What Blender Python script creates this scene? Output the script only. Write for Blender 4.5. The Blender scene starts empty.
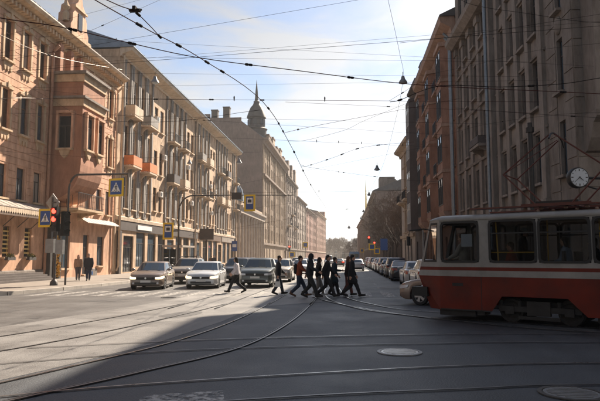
import bpy, math, random
from mathutils import Vector, Matrix
from math import radians, sin, cos, pi, sqrt
random.seed(7)
scene = bpy.context.scene
COL = scene.collection

# ------------------------------------------------------------------ camera
CAM_H = 1.7
FPX = 583.0                                   # focal length in photo pixels (600 wide)
PITCH = math.atan(56.5/FPX)
YAW = math.atan(50*math.cos(PITCH)/FPX)
cam = bpy.data.cameras.new('camera')
cam.sensor_width = 36.0
cam.lens = 36.0*FPX/600.0
cam.clip_start = 0.1
cam.clip_end = 6000
camo = bpy.data.objects.new('camera', cam)
COL.objects.link(camo)
camo.location = (0, 0, CAM_H)
camo.rotation_euler = (pi/2+PITCH, 0, YAW)
scene.camera = camo

# ------------------------------------------------------------------ world, sun, exposure
SUN_AZ = radians(22.5)      # to the right of the street axis
SUN_EL = radians(37.0)
world = bpy.data.worlds.new('World')
scene.world = world
world.use_nodes = True
wn, wl = world.node_tree.nodes, world.node_tree.links
wn.clear()
w_out = wn.new('ShaderNodeOutputWorld')
w_bg = wn.new('ShaderNodeBackground')
w_bg.inputs['Strength'].default_value = 0.050
sky = wn.new('ShaderNodeTexSky')
sky.sky_type = 'NISHITA'
sky.sun_disc = False
sky.sun_elevation = SUN_EL
sky.sun_rotation = SUN_AZ
sky.air_density = 1.0
sky.dust_density = 0.6
sky.ozone_density = 2.2
# thin cirrus over the whole dome
tc = wn.new('ShaderNodeTexCoord')
mp = wn.new('ShaderNodeMapping')
mp.inputs['Scale'].default_value = (1.3, 1.0, 5.0)
mp.inputs['Rotation'].default_value = (0.25, 0.1, 0.5)
ns = wn.new('ShaderNodeTexNoise')
ns.inputs['Scale'].default_value = 2.1
ns.inputs['Detail'].default_value = 9
ns.inputs['Roughness'].default_value = 0.58
ns.inputs['Distortion'].default_value = 0.6
rp = wn.new('ShaderNodeValToRGB')
rp.color_ramp.elements[0].position = 0.42
rp.color_ramp.elements[0].color = (0.14, 0.14, 0.14, 1)
rp.color_ramp.elements[1].position = 0.60
rp.color_ramp.elements[1].color = (0.85, 0.85, 0.85, 1)
bw = wn.new('ShaderNodeRGBToBW')
cw = wn.new('ShaderNodeMixRGB'); cw.blend_type = 'MULTIPLY'; cw.inputs[0].default_value = 1
cw.inputs[2].default_value = (1.22, 1.21, 1.19, 1)
mx = wn.new('ShaderNodeMixRGB')
wl.new(tc.outputs['Generated'], mp.inputs['Vector'])
wl.new(mp.outputs['Vector'], ns.inputs['Vector'])
wl.new(ns.outputs['Fac'], rp.inputs['Fac'])
wl.new(sky.outputs['Color'], bw.inputs['Color'])
wl.new(bw.outputs['Val'], cw.inputs[1])
wl.new(rp.outputs['Color'], mx.inputs[0])
wl.new(sky.outputs['Color'], mx.inputs[1])
wl.new(cw.outputs['Color'], mx.inputs[2])
wl.new(mx.outputs['Color'], w_bg.inputs['Color'])
wl.new(w_bg.outputs['Background'], w_out.inputs['Surface'])

sun = bpy.data.lights.new('sun', 'SUN')
sun.energy = 5.0
sun.angle = radians(0.55)
sun.color = (1.0, 0.86, 0.70)
suno = bpy.data.objects.new('sun', sun)
COL.objects.link(suno)
S_DIR = Vector((sin(SUN_AZ)*cos(SUN_EL), cos(SUN_AZ)*cos(SUN_EL), sin(SUN_EL)))
suno.rotation_euler = S_DIR.to_track_quat('Z', 'Y').to_euler()
suno.location = S_DIR*200

vs = scene.view_settings
vs.view_transform = 'Standard'
vs.look = 'None'
vs.exposure = 1.5
vs.gamma = 1.0
vs.use_curve_mapping = False
scene.render.engine = 'CYCLES'
scene.cycles.use_denoising = True
scene.cycles.max_bounces = 7
scene.cycles.diffuse_bounces = 3
scene.cycles.glossy_bounces = 3
scene.cycles.transmission_bounces = 5
scene.cycles.transparent_max_bounces = 10
scene.cycles.volume_bounces = 1
scene.cycles.sample_clamp_indirect = 6

# camera basis, used to turn a photo pixel + real distance into a world point
_F = Vector((-sin(YAW)*cos(PITCH), cos(YAW)*cos(PITCH), sin(PITCH)))
_R = Vector((cos(YAW), sin(YAW), 0))
_U = _R.cross(_F)
def at(px, py, Y):
    r = _F*FPX + _R*(px-300) - _U*(py-200.5)
    return Vector((0, 0, CAM_H)) + r*(Y/r.y)

# ------------------------------------------------------------------ materials
def rgb(r, g, b): return (r, g, b, 1)
def mat(name, base, rough=0.8, metal=0.0, var=0.12, scale=1.5, bump=0.0, bscale=25.0, stretch=(1, 1, 1),
        emit=None, estr=0.0, base2=None, spec=0.5, coat=0.0, rvar=0.0, detail=6, fleck=0.0):
    m = bpy.data.materials.new(name)
    m.use_nodes = True
    n, l = m.node_tree.nodes, m.node_tree.links
    b = n['Principled BSDF']
    b.inputs['Roughness'].default_value = rough
    b.inputs['Metallic'].default_value = metal
    b.inputs['Specular IOR Level'].default_value = spec
    b.inputs['Coat Weight'].default_value = coat
    b.inputs['Coat Roughness'].default_value = 0.06
    if emit:
        b.inputs['Emission Color'].default_value = rgb(*emit)
        b.inputs['Emission Strength'].default_value = estr
    if var <= 0 and bump <= 0:
        b.inputs['Base Color'].default_value = rgb(*base)
        return m
    g = n.new('ShaderNodeNewGeometry')
    mpn = n.new('ShaderNodeMapping'); mpn.inputs['Scale'].default_value = stretch
    l.new(g.outputs['Position'], mpn.inputs['Vector'])
    t = n.new('ShaderNodeTexNoise')
    t.inputs['Scale'].default_value = scale
    t.inputs['Detail'].default_value = detail
    t.inputs['Roughness'].default_value = 0.65
    l.new(mpn.outputs['Vector'], t.inputs['Vector'])
    r = n.new('ShaderNodeValToRGB')
    c2 = base2 if base2 else tuple(min(1, c*(1+var)) for c in base)
    c1 = tuple(c*(1-var) for c in base) if not base2 else base
    r.color_ramp.elements[0].position = 0.32; r.color_ramp.elements[0].color = rgb(*c1)
    r.color_ramp.elements[1].position = 0.68; r.color_ramp.elements[1].color = rgb(*c2)
    l.new(t.outputs['Fac'], r.inputs['Fac'])
    last = r.outputs['Color']
    if fleck > 0:
        t3 = n.new('ShaderNodeTexNoise'); t3.inputs['Scale'].default_value = bscale*1.3; t3.inputs['Detail'].default_value = 2
        l.new(g.outputs['Position'], t3.inputs['Vector'])
        mr = n.new('ShaderNodeMapRange'); mr.inputs[1].default_value = 0.3; mr.inputs[2].default_value = 0.7
        mr.inputs[3].default_value = 1-fleck; mr.inputs[4].default_value = 1+fleck
        l.new(t3.outputs['Fac'], mr.inputs[0])
        mm = n.new('ShaderNodeMixRGB'); mm.blend_type = 'MULTIPLY'; mm.inputs[0].default_value = 1
        l.new(last, mm.inputs[1]); l.new(mr.outputs[0], mm.inputs[2]); last = mm.outputs['Color']
    l.new(last, b.inputs['Base Color'])
    if rvar > 0:
        rr = n.new('ShaderNodeMapRange'); rr.inputs[1].default_value = 0.3; rr.inputs[2].default_value = 0.7
        rr.inputs[3].default_value = rough-rvar; rr.inputs[4].default_value = rough+rvar
        l.new(t.outputs['Fac'], rr.inputs[0]); l.new(rr.outputs[0], b.inputs['Roughness'])
    if bump > 0:
        t2 = n.new('ShaderNodeTexNoise'); t2.inputs['Scale'].default_value = bscale; t2.inputs['Detail'].default_value = 4
        l.new(g.outputs['Position'], t2.inputs['Vector'])
        bp = n.new('ShaderNodeBump'); bp.inputs['Strength'].default_value = bump; bp.inputs['Distance'].default_value = 0.02
        l.new(t2.outputs['Fac'], bp.inputs['Height']); l.new(bp.outputs['Normal'], b.inputs['Normal'])
    return m

def plaster(name, base, stain=0.25, rough=0.9):
    """plaster with broad tone patches, streaks that run down and fine grain"""
    m = mat(name, base, rough, var=0.15, scale=0.45, bump=0.25, bscale=14)
    n, l = m.node_tree.nodes, m.node_tree.links
    b = n['Principled BSDF']
    src = b.inputs['Base Color'].links[0].from_socket
    g = n.new('ShaderNodeNewGeometry')
    mp2 = n.new('ShaderNodeMapping'); mp2.inputs['Scale'].default_value = (1.3, 1.3, 0.42)
    l.new(g.outputs['Position'], mp2.inputs['Vector'])
    t = n.new('ShaderNodeTexNoise'); t.inputs['Scale'].default_value = 1.6; t.inputs['Detail'].default_value = 7
    t.inputs['Roughness'].default_value = 0.7
    l.new(mp2.outputs['Vector'], t.inputs['Vector'])
    r = n.new('ShaderNodeValToRGB')
    r.color_ramp.elements[0].position = 0.28; r.color_ramp.elements[0].color = rgb(1-stain*1.3, 1-stain*1.4, 1-stain*1.5)
    r.color_ramp.elements[1].position = 0.62; r.color_ramp.elements[1].color = rgb(1, 1, 1)
    l.new(t.outputs['Fac'], r.inputs['Fac'])
    mm = n.new('ShaderNodeMixRGB'); mm.blend_type = 'MULTIPLY'; mm.inputs[0].default_value = 1
    l.new(src, mm.inputs[1]); l.new(r.outputs['Color'], mm.inputs[2]); l.new(mm.outputs['Color'], b.inputs['Base Color'])
    return m

M = {}
M['asphalt'] = mat('asphalt', (0.048, 0.053, 0.059), 0.58, var=0.30, scale=0.5, bump=0.5, bscale=38, fleck=0.30, rvar=0.10, detail=10)
M['asphalt_new'] = mat('asphalt_new', (0.078, 0.074, 0.071), 0.58, var=0.22, scale=0.7, bump=0.5, bscale=38, fleck=0.30, rvar=0.08, detail=10)
M['sun_tinted_tram_bed'] = mat('sun_tinted_tram_bed', (0.155, 0.148, 0.141), 0.55, var=0.28, scale=0.55, bump=0.45, bscale=36, fleck=0.26, rvar=0.12, detail=10)  # pale concrete, lightened further so the colour carries the sunlight
M['patch'] = mat('patch', (0.060, 0.058, 0.057), 0.6, var=0.2, scale=1.2, bump=0.3, bscale=55, fleck=0.2, rvar=0.1)
M['pave'] = mat('pave', (0.205, 0.175, 0.148), 0.85, var=0.18, scale=0.7, bump=0.2, bscale=30, fleck=0.10)
M['kerb'] = mat('kerb', (0.34, 0.31, 0.28), 0.8, var=0.18, scale=1.3, bump=0.3, bscale=30)
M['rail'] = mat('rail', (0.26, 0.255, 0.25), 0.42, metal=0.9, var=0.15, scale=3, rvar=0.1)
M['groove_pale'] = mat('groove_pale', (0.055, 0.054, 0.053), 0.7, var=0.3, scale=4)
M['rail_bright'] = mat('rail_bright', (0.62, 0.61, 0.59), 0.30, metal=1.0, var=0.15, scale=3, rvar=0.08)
M['groove'] = mat('groove', (0.026, 0.025, 0.025), 0.9, var=0.3, scale=4)
M['iron'] = mat('iron', (0.10, 0.095, 0.09), 0.5, metal=0.6, var=0.25, scale=9, bump=0.3, bscale=60)
M['glass'] = mat('glass', (0.018, 0.020, 0.023), 0.06, var=0, spec=0.55)
M['glass_blue'] = mat('glass_blue', (0.05, 0.075, 0.10), 0.08, var=0, spec=0.6)
M['curtain'] = mat('curtain', (0.26, 0.245, 0.22), 0.35, var=0.25, scale=6, stretch=(3, 3, .2), spec=0.6, coat=0.8)
M['glass_warm'] = mat('glass_warm', (0.07, 0.05, 0.035), 0.10, var=0.3, scale=3, spec=0.6)
M['frame_brown'] = mat('frame_brown', (0.12, 0.075, 0.05), 0.6, var=0.2, scale=4)
M['frame_white'] = mat('frame_white', (0.55, 0.53, 0.50), 0.6, var=0.12, scale=4)
M['frame_dark'] = mat('frame_dark', (0.045, 0.04, 0.038), 0.55, var=0.2, scale=4)
M['peach'] = plaster('peach', (0.64, 0.385, 0.255), 0.36)
M['peach_deep'] = plaster('peach_deep', (0.40, 0.20, 0.125), 0.28)
M['trim_cream'] = plaster('trim_cream', (0.60, 0.44, 0.29), 0.32)
M['ochre'] = plaster('ochre', (0.56, 0.40, 0.27), 0.42)
M['ochre_trim'] = plaster('ochre_trim', (0.60, 0.48, 0.36), 0.25)
M['greyblue'] = plaster('greyblue', (0.27, 0.255, 0.24), 0.25)
M['sand'] = plaster('sand', (0.40, 0.31, 0.23), 0.25)
M['sand2'] = plaster('sand2', (0.255, 0.195, 0.16), 0.25)
M['rose'] = plaster('rose', (0.38, 0.21, 0.165), 0.2)
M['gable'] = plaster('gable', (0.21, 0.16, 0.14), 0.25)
M['brown_stone'] = plaster('brown_stone', (0.215, 0.185, 0.162), 0.38)
M['brown_stone2'] = plaster('brown_stone2', (0.25, 0.215, 0.188), 0.34)
M['red_brick'] = plaster('red_brick', (0.29, 0.165, 0.118), 0.3)
M['red_trim'] = plaster('red_trim', (0.34, 0.225, 0.17), 0.3)
M['dark_stone'] = plaster('dark_stone', (0.10, 0.085, 0.08), 0.2)
M['pale_stone'] = plaster('pale_stone', (0.42, 0.36, 0.31), 0.2)
M['roof_metal'] = mat('roof_metal', (0.21, 0.175, 0.15), 0.5, metal=0.25, var=0.25, scale=1.2, stretch=(1, 1, .4), rvar=0.1)
M['roof_dark'] = mat('roof_dark', (0.10, 0.095, 0.095), 0.6, metal=0.2, var=0.2, scale=1.2)
M['roof_blue'] = mat('roof_blue', (0.13, 0.17, 0.22), 0.5, metal=0.3, var=0.2, scale=1.2)
M['canopy_metal'] = mat('canopy_metal', (0.38, 0.33, 0.29), 0.5, metal=0.2, var=0.15, scale=1.3)
M['rust_pipe'] = mat('rust_pipe', (0.36, 0.20, 0.13), 0.6, var=0.15, scale=3)
M['pipe_grey'] = mat('pipe_grey', (0.20, 0.225, 0.25), 0.45, metal=0.4, var=0.15, scale=3)
M['orange_panel'] = mat('orange_panel', (0.56, 0.17, 0.045), 0.7, var=0.15, scale=2)
M['black_metal'] = mat('black_metal', (0.022, 0.021, 0.021), 0.5, metal=0.3, var=0.2, scale=5)
M['dark_panel'] = mat('dark_panel', (0.055, 0.042, 0.036), 0.6, var=0.25, scale=1.5)
M['pole'] = mat('pole', (0.085, 0.075, 0.07), 0.55, metal=0.4, var=0.2, scale=3)
M['grey_metal'] = mat('grey_metal', (0.26, 0.26, 0.26), 0.5, metal=0.5, var=0.15, scale=4)
M['sign_blue'] = mat('sign_blue', (0.018, 0.07, 0.26), 0.4, var=0)
M['sign_yellow'] = mat('sign_yellow', (0.78, 0.50, 0.02), 0.45, var=0)
M['white_paint'] = mat('white_paint', (0.75, 0.74, 0.71), 0.5, var=0.05, scale=3)
M['black_paint'] = mat('black_paint', (0.012, 0.012, 0.013), 0.4, var=0)
M['lamp_red'] = mat('lamp_red', (0.5, 0.01, 0.01), 0.3, var=0, emit=(1.0, 0.035, 0.02), estr=3.0)
M['lens_dark'] = mat('lens_dark', (0.03, 0.03, 0.028), 0.2, var=0)
M['wire'] = mat('wire', (0.022, 0.019, 0.019), 0.9, var=0, spec=0.1)
M['wire_red'] = mat('wire_red', (0.055, 0.018, 0.016), 0.9, var=0, spec=0.1)
M['wire_light'] = mat('wire_light', (0.42, 0.36, 0.30), 0.5, metal=0.2, var=0)
M['lattice_gold'] = mat('lattice_gold', (0.62, 0.42, 0.13), 0.5, var=0.15, scale=5)
M['leaf_yellow'] = mat('leaf_yellow', (0.50, 0.27, 0.02), 0.7, var=0.3, scale=9)
M['leaf_green'] = mat('leaf_green', (0.08, 0.10, 0.03), 0.7, var=0.3, scale=9)
M['bark'] = mat('bark', (0.075, 0.056, 0.044), 0.9, var=0.25, scale=5)
M['twig'] = mat('twig', (0.10, 0.068, 0.050), 0.9, var=0.25, scale=2)
M['skin'] = mat('skin', (0.46, 0.27, 0.19), 0.55, var=0.06, scale=9)
M['tyre'] = mat('tyre', (0.016, 0.016, 0.017), 0.8, var=0.15, scale=9)
M['rim'] = mat('rim', (0.42, 0.42, 0.43), 0.35, metal=0.5, var=0.08, scale=9)
M['car_black'] = mat('car_black', (0.014, 0.014, 0.015), 0.55, var=0)
M['headlight'] = mat('headlight', (0.75, 0.72, 0.66), 0.15, var=0, emit=(1.0, 0.74, 0.42), estr=1.6, coat=1)
M['headlight_off'] = mat('headlight_off', (0.55, 0.56, 0.58), 0.12, var=0, coat=1)
M['taillight'] = mat('taillight', (0.32, 0.012, 0.01), 0.2, var=0, emit=(1.0, 0.05, 0.02), estr=0.0, coat=1)
M['taillight_on'] = mat('taillight_on', (0.4, 0.012, 0.01), 0.2, var=0, emit=(1.0, 0.05, 0.02), estr=1.2, coat=1)
M['car_glass'] = mat('car_glass', (0.022, 0.036, 0.055), 0.05, var=0, spec=0.7)
M['chrome'] = mat('chrome', (0.6, 0.6, 0.6), 0.2, metal=1.0, var=0)
M['plate'] = mat('plate', (0.62, 0.61, 0.58), 0.5, var=0.05, scale=20)
M['tram_red'] = mat('tram_red', (0.112, 0.011, 0.0035), 0.6, var=0.36, scale=1.4, spec=0.3, coat=0.08, rvar=0.08)
M['tram_cream'] = mat('tram_cream', (0.225, 0.217, 0.203), 0.5, var=0.22, scale=1.4, coat=0.1)
M['rubber'] = mat('rubber', (0.012, 0.012, 0.012), 0.6, var=0)
M['panto'] = mat('panto', (0.10, 0.030, 0.020), 0.55, metal=0.2, var=0.2, scale=5)
M['undercarriage'] = mat('undercarriage', (0.030, 0.027, 0.025), 0.8, metal=0.2, var=0.3, scale=4)
M['seat'] = mat('seat', (0.06, 0.05, 0.05), 0.7, var=0.1, scale=5)
M['handrail'] = mat('handrail', (0.72, 0.40, 0.05), 0.4, var=0)
M['paper'] = mat('paper', (0.55, 0.58, 0.62), 0.6, var=0.05, scale=6)
M['manhole_pale'] = mat('manhole_pale', (0.55, 0.54, 0.52), 0.38, metal=0.7, var=0.2, scale=9)
M['turret_dark'] = mat('turret_dark', (0.045, 0.042, 0.042), 0.65, var=0.2, scale=1.5)
M['gold'] = mat('gold', (0.70, 0.45, 0.12), 0.35, metal=0.8, var=0.1, scale=2)
M['dial'] = mat('dial', (0.42, 0.46, 0.50), 0.35, var=0.04, scale=6)
M['blue_bag'] = mat('blue_bag', (0.05, 0.16, 0.42), 0.5, var=0.1, scale=5)
M['bus_blue'] = mat('bus_blue', (0.03, 0.13, 0.32), 0.4, var=0.08, scale=2, coat=0.4)

def add_wear(m, crack=0.45, cs=0.33):
    """thin irregular cracks and long worn wheel streaks in an asphalt material"""
    n, l = m.node_tree.nodes, m.node_tree.links
    b = n['Principled BSDF']; src = b.inputs['Base Color'].links[0].from_socket
    g = n.new('ShaderNodeNewGeometry')
    dn = n.new('ShaderNodeTexNoise'); dn.inputs['Scale'].default_value = 1.3; dn.inputs['Detail'].default_value = 6
    l.new(g.outputs['Position'], dn.inputs['Vector'])
    av = n.new('ShaderNodeVectorMath'); av.operation = 'MULTIPLY_ADD'; av.inputs[1].default_value = (1.6, 1.6, 0); 
    l.new(dn.outputs['Color'], av.inputs[0]); l.new(g.outputs['Position'], av.inputs[2])
    v = n.new('ShaderNodeTexVoronoi'); v.feature = 'DISTANCE_TO_EDGE'; v.inputs['Scale'].default_value = cs
    l.new(av.outputs[0], v.inputs['Vector'])
    mr = n.new('ShaderNodeMapRange'); mr.inputs[1].default_value = 0.002; mr.inputs[2].default_value = 0.009; mr.inputs[3].default_value = 1-crack; mr.inputs[4].default_value = 1
    l.new(v.outputs['Distance'], mr.inputs[0])
    mk = n.new('ShaderNodeTexNoise'); mk.inputs['Scale'].default_value = 0.22; l.new(g.outputs['Position'], mk.inputs['Vector'])
    r2 = n.new('ShaderNodeMapRange'); r2.inputs[1].default_value = 0.45; r2.inputs[2].default_value = 0.6; l.new(mk.outputs['Fac'], r2.inputs[0])
    mx_ = n.new('ShaderNodeMix'); mx_.data_type = 'FLOAT'; mx_.inputs[2].default_value = 1.0
    l.new(r2.outputs[0], mx_.inputs[0]); l.new(mr.outputs[0], mx_.inputs[3])
    st = n.new('ShaderNodeTexNoise'); st.inputs['Scale'].default_value = 1.0; st.inputs['Detail'].default_value = 5
    mp_ = n.new('ShaderNodeMapping'); mp_.inputs['Scale'].default_value = (1.5, 0.06, 1); l.new(g.outputs['Position'], mp_.inputs['Vector']); l.new(mp_.outputs[0], st.inputs['Vector'])
    r3 = n.new('ShaderNodeMapRange'); r3.inputs[1].default_value = 0.3; r3.inputs[2].default_value = 0.7; r3.inputs[3].default_value = 0.80; r3.inputs[4].default_value = 1.18
    l.new(st.outputs['Fac'], r3.inputs[0])
    ml = n.new('ShaderNodeMath'); ml.operation = 'MULTIPLY'; l.new(mx_.outputs[0], ml.inputs[0]); l.new(r3.outputs[0], ml.inputs[1])
    mm = n.new('ShaderNodeMixRGB'); mm.blend_type = 'MULTIPLY'; mm.inputs[0].default_value = 1
    l.new(src, mm.inputs[1]); l.new(ml.outputs[0], mm.inputs[2]); l.new(mm.outputs['Color'], b.inputs['Base Color'])
add_wear(M['asphalt']); add_wear(M['asphalt_new'], .4, .4); add_wear(M['sun_tinted_tram_bed'], .4, .45)
def worn_paint():
    m = bpy.data.materials.new('worn_paint'); m.use_nodes = True
    n, l = m.node_tree.nodes, m.node_tree.links
    b = n['Principled BSDF']; b.inputs['Base Color'].default_value = rgb(0.50, 0.48, 0.45); b.inputs['Roughness'].default_value = 0.6
    g = n.new('ShaderNodeNewGeometry'); t = n.new('ShaderNodeTexNoise'); t.inputs['Scale'].default_value = 5.0; t.inputs['Detail'].default_value = 10
    t.inputs['Roughness'].default_value = 0.7
    l.new(g.outputs['Position'], t.inputs['Vector'])
    r = n.new('ShaderNodeValToRGB'); r.color_ramp.elements[0].position = 0.43; r.color_ramp.elements[1].position = 0.58
    r.color_ramp.elements[1].color = rgb(0.8, 0.8, 0.8)
    l.new(t.outputs['Fac'], r.inputs['Fac'])
    tr = n.new('ShaderNodeBsdfTransparent'); mix = n.new('ShaderNodeMixShader')
    l.new(r.outputs['Color'], mix.inputs[0]); l.new(tr.outputs[0], mix.inputs[1]); l.new(b.outputs[0], mix.inputs[2])
    l.new(mix.outputs[0], n['Material Output'].inputs['Surface'])
    return m
M['worn_paint'] = worn_paint()
def clear_glass(name, tint, refl):
    m = bpy.data.materials.new(name); m.use_nodes = True
    n, l = m.node_tree.nodes, m.node_tree.links
    n.remove(n['Principled BSDF'])
    tr = n.new('ShaderNodeBsdfTransparent'); tr.inputs[0].default_value = rgb(*tint)
    gl = n.new('ShaderNodeBsdfGlossy'); gl.inputs['Roughness'].default_value = 0.03; gl.inputs['Color'].default_value = rgb(.9, .9, .9)
    lw = n.new('ShaderNodeFresnel'); lw.inputs['IOR'].default_value = refl
    mix = n.new('ShaderNodeMixShader')
    l.new(lw.outputs[0], mix.inputs[0]); l.new(tr.outputs[0], mix.inputs[1]); l.new(gl.outputs[0], mix.inputs[2])
    l.new(mix.outputs[0], n['Material Output'].inputs['Surface'])
    return m
M['tram_glass'] = clear_glass('tram_glass', (0.68, 0.70, 0.71), 1.17)
_paints = {}
def paint(c):
    if c not in _paints:
        _paints[c] = mat('car_paint', c, 0.38, metal=0.25, var=0.04, scale=3, coat=0.7)
    return _paints[c]
_cloths = {}
def cloth(c):
    if c not in _cloths:
        _cloths[c] = mat('cloth', c, 0.9, var=0.18, scale=7, bump=0.25, bscale=30)
    return _cloths[c]

# ------------------------------------------------------------------ mesh helpers
class MB:
    def __init__(s): s.v = []; s.f = []; s.m = []
    def add(s, vs, fs, mi=0):
        k = len(s.v); s.v += [tuple(v) for v in vs]
        s.f += [tuple(i+k for i in f) for f in fs]; s.m += [mi]*len(fs)
        return s
    def box(s, x0, x1, y0, y1, z0, z1, mi=0):
        return s.add([(x0,y0,z0),(x1,y0,z0),(x1,y1,z0),(x0,y1,z0),(x0,y0,z1),(x1,y0,z1),(x1,y1,z1),(x0,y1,z1)],
                     [(3,2,1,0),(4,5,6,7),(0,1,5,4),(1,2,6,5),(2,3,7,6),(3,0,4,7)], mi)
    def quad(s, a, b, c, d, mi=0): return s.add([a, b, c, d], [(0, 1, 2, 3)], mi)
    def tube(s, pts, r, n=6, mi=0, caps=True):
        pts = [Vector(p) for p in pts]
        rs = r if isinstance(r, (list, tuple)) else [r]*len(pts)
        vs = []; N = len(pts)
        up = Vector((0, 0, 1))
        for i, p in enumerate(pts):
            d = (pts[min(i+1, N-1)]-pts[max(i-1, 0)]).normalized()
            u = up if abs(d.dot(up)) < 0.95 else Vector((1, 0, 0))
            a = d.cross(u).normalized(); b = a.cross(d)
            for k in range(n):
                t = 2*pi*k/n
                vs.append(p+(a*cos(t)+b*sin(t))*rs[i])
        fs = []
        for i in range(N-1):
            for k in range(n):
                fs.append((i*n+k, i*n+(k+1) % n, (i+1)*n+(k+1) % n, (i+1)*n+k))
        if caps:
            fs.append(tuple(range(n))[::-1]); fs.append(tuple((N-1)*n+k for k in range(n)))
        return s.add(vs, fs, mi)
    def lathe(s, prof, n=12, c=(0, 0, 0), axis='z', mi=0, loop=False):
        vs = []
        for (r, h) in prof:
            for k in range(n):
                t = 2*pi*k/n
                a, b = r*cos(t), r*sin(t)
                p = (a, b, h) if axis == 'z' else ((a, h, b) if axis == 'y' else (h, a, b))
                vs.append((p[0]+c[0], p[1]+c[1], p[2]+c[2]))
        fs = []
        P = len(prof)
        for i in range(P if loop else P-1):
            for k in range(n):
                j = (i+1) % P
                fs.append((i*n+k, i*n+(k+1) % n, j*n+(k+1) % n, j*n+k))
        if not loop:
            fs.append(tuple(range(n))[::-1]); fs.append(tuple((P-1)*n+k for k in range(n)))
        return s.add(vs, fs, mi)
    def prism(s, poly, a, b, axis='y', mi=0):
        """poly: 2D outline, extruded from a to b along axis (x: (y,z), y: (x,z), z: (x,y))"""
        def P(p, t):
            if axis == 'y': return (p[0], t, p[1])
            if axis == 'x': return (t, p[0], p[1])
            return (p[0], p[1], t)
        n = len(poly)
        vs = [P(p, a) for p in poly]+[P(p, b) for p in poly]
        fs = [tuple(range(n)), tuple(range(n, 2*n))[::-1]]+[(i, i+n, (i+1) % n+n, (i+1) % n) for i in range(n)]
        return s.add(vs, fs, mi)
    def ball(s, c, r, n=8, m=6, mi=0):
        r = r if isinstance(r, (tuple, list)) else (r, r, r)
        vs = [(c[0], c[1], c[2]-r[2])]
        for i in range(1, m):
            a = -pi/2+pi*i/m
            for k in range(n):
                t = 2*pi*k/n
                vs.append((c[0]+r[0]*cos(a)*cos(t), c[1]+r[1]*cos(a)*sin(t), c[2]+r[2]*sin(a)))
        vs.append((c[0], c[1], c[2]+r[2]))
        fs = [(0, 1+(k+1) % n, 1+k) for k in range(n)]
        for i in range(m-2):
            for k in range(n):
                fs.append((1+i*n+k, 1+i*n+(k+1) % n, 1+(i+1)*n+(k+1) % n, 1+(i+1)*n+k))
        L = len(vs)-1
        fs += [(L, 1+(m-2)*n+k, 1+(m-2)*n+(k+1) % n) for k in range(n)]
        return s.add(vs, fs, mi)
    def mesh(s, name, mats, smooth=False, fix=True):
        me = bpy.data.meshes.new(name)
        me.from_pydata(s.v, [], s.f)
        for x in (mats if isinstance(mats, (list, tuple)) else [mats]):
            me.materials.append(M[x] if isinstance(x, str) else x)
        me.polygons.foreach_set('material_index', s.m)
        if fix:
            import bmesh
            b = bmesh.new(); b.from_mesh(me)
            bmesh.ops.recalc_face_normals(b, faces=b.faces)
            b.to_mesh(me); b.free()
        if smooth:
            me.shade_smooth()
            try: me.set_sharp_from_angle(angle=radians(38))
            except Exception: pass
        me.update()
        return me

def obj(name, mesh, parent=None, loc=(0, 0, 0), rot=(0, 0, 0)):
    o = bpy.data.objects.new(name, mesh)
    COL.objects.link(o)
    if parent: o.parent = parent
    o.location = loc; o.rotation_euler = rot
    return o
def tag(o, label=None, cat=None, group=None, kind=None):
    if label: o['label'] = label
    if cat: o['category'] = cat
    if group: o['group'] = group
    if kind: o['kind'] = kind
    return o
def thing(name, label, cat, loc=(0, 0, 0), rz=0.0, group=None):
    return tag(obj(name, None, None, loc, (0, 0, rz)), label, cat, group)
def part(name, mb, mats, parent, smooth=False, loc=(0, 0, 0), rot=(0, 0, 0)):
    return obj(name, mb.mesh(name, mats, smooth), parent, loc, rot)
def spline(pts, k=8):
    P = [Vector(p) for p in pts]
    P = [P[0]*2-P[1]]+P+[P[-1]*2-P[-2]]
    out = []
    for i in range(1, len(P)-2):
        for j in range(k):
            t = j/k
            a, b, c, d = P[i-1], P[i], P[i+1], P[i+2]
            out.append(0.5*((2*b)+(c-a)*t+(2*a-5*b+4*c-d)*t*t+(-a+3*b-3*c+d)*t**3))
    out.append(P[-2])
    return out

# ------------------------------------------------------------------ ground, roads, pavements
tag(part('ground', MB().quad((-420, -60, 0), (420, -60, 0), (420, 1100, 0), (-420, 1100, 0)), 'asphalt', None), kind='structure')
def sheet(name, poly, z, m, parent=None, kind='structure'):
    o = part(name, MB().add([(x, y, z) for x, y in poly], [tuple(range(len(poly)))]), m, parent)
    if kind: o['kind'] = kind
    return o
# darker, newer carriageway between the tram bed and the left pavement
sheet('road', [(-60, 2), (-9.2, 8), (-8.5, 13.8), (-7.5, 19.6), (-7.0, 26), (-6.9, 60), (-6.9, 620), (-14.5, 620), (-14.5, 29), (-15.2, 24), (-20, 18), (-60, 16)], 0.004, 'asphalt_new')
sheet('sun_tinted_tram_bed', [(-9.2, 8), (-7, -2), (-5.5, -2), (-5.3, 6.5), (-4.6, 8.6), (-3.85, 11.4), (-3.4, 15.4), (-3.2, 20), (-1.1, 22.5), (-.9, 30), (-0.8, 620), (-6.9, 620), (-6.9, 60), (-7.0, 26), (-7.5, 19.6), (-8.5, 13.8)], 0.004, 'sun_tinted_tram_bed')  # paler bed, right edge cut along the shadow line to paint the sunlit side
random.seed(21)
for (x, y, w, h, a) in [(-11.2, 17.5, 1.6, 1.0, .3), (-12.8, 21, 2.4, .8, -.1), (2.6, 33, 1.8, 2.6, 0), (-9.6, 22.5, 1.2, 1.8, 0), (1.2, 21.2, 1.4, .9, .5), (-5.0, 17.2, .9, 1.8, -.2)]:
    pts = []
    for k in range(10):
        t = 2*pi*k/10; r = 1+random.uniform(-.12, .12)
        px_, py_ = w/2*r*max(-.8, min(.8, cos(t)))*1.2, h/2*r*max(-.8, min(.8, sin(t)))*1.2
        pts.append((x+px_*cos(a)-py_*sin(a), y+px_*sin(a)+py_*cos(a)))
    sheet('road_patch', pts, 0.008, 'patch')

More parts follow.
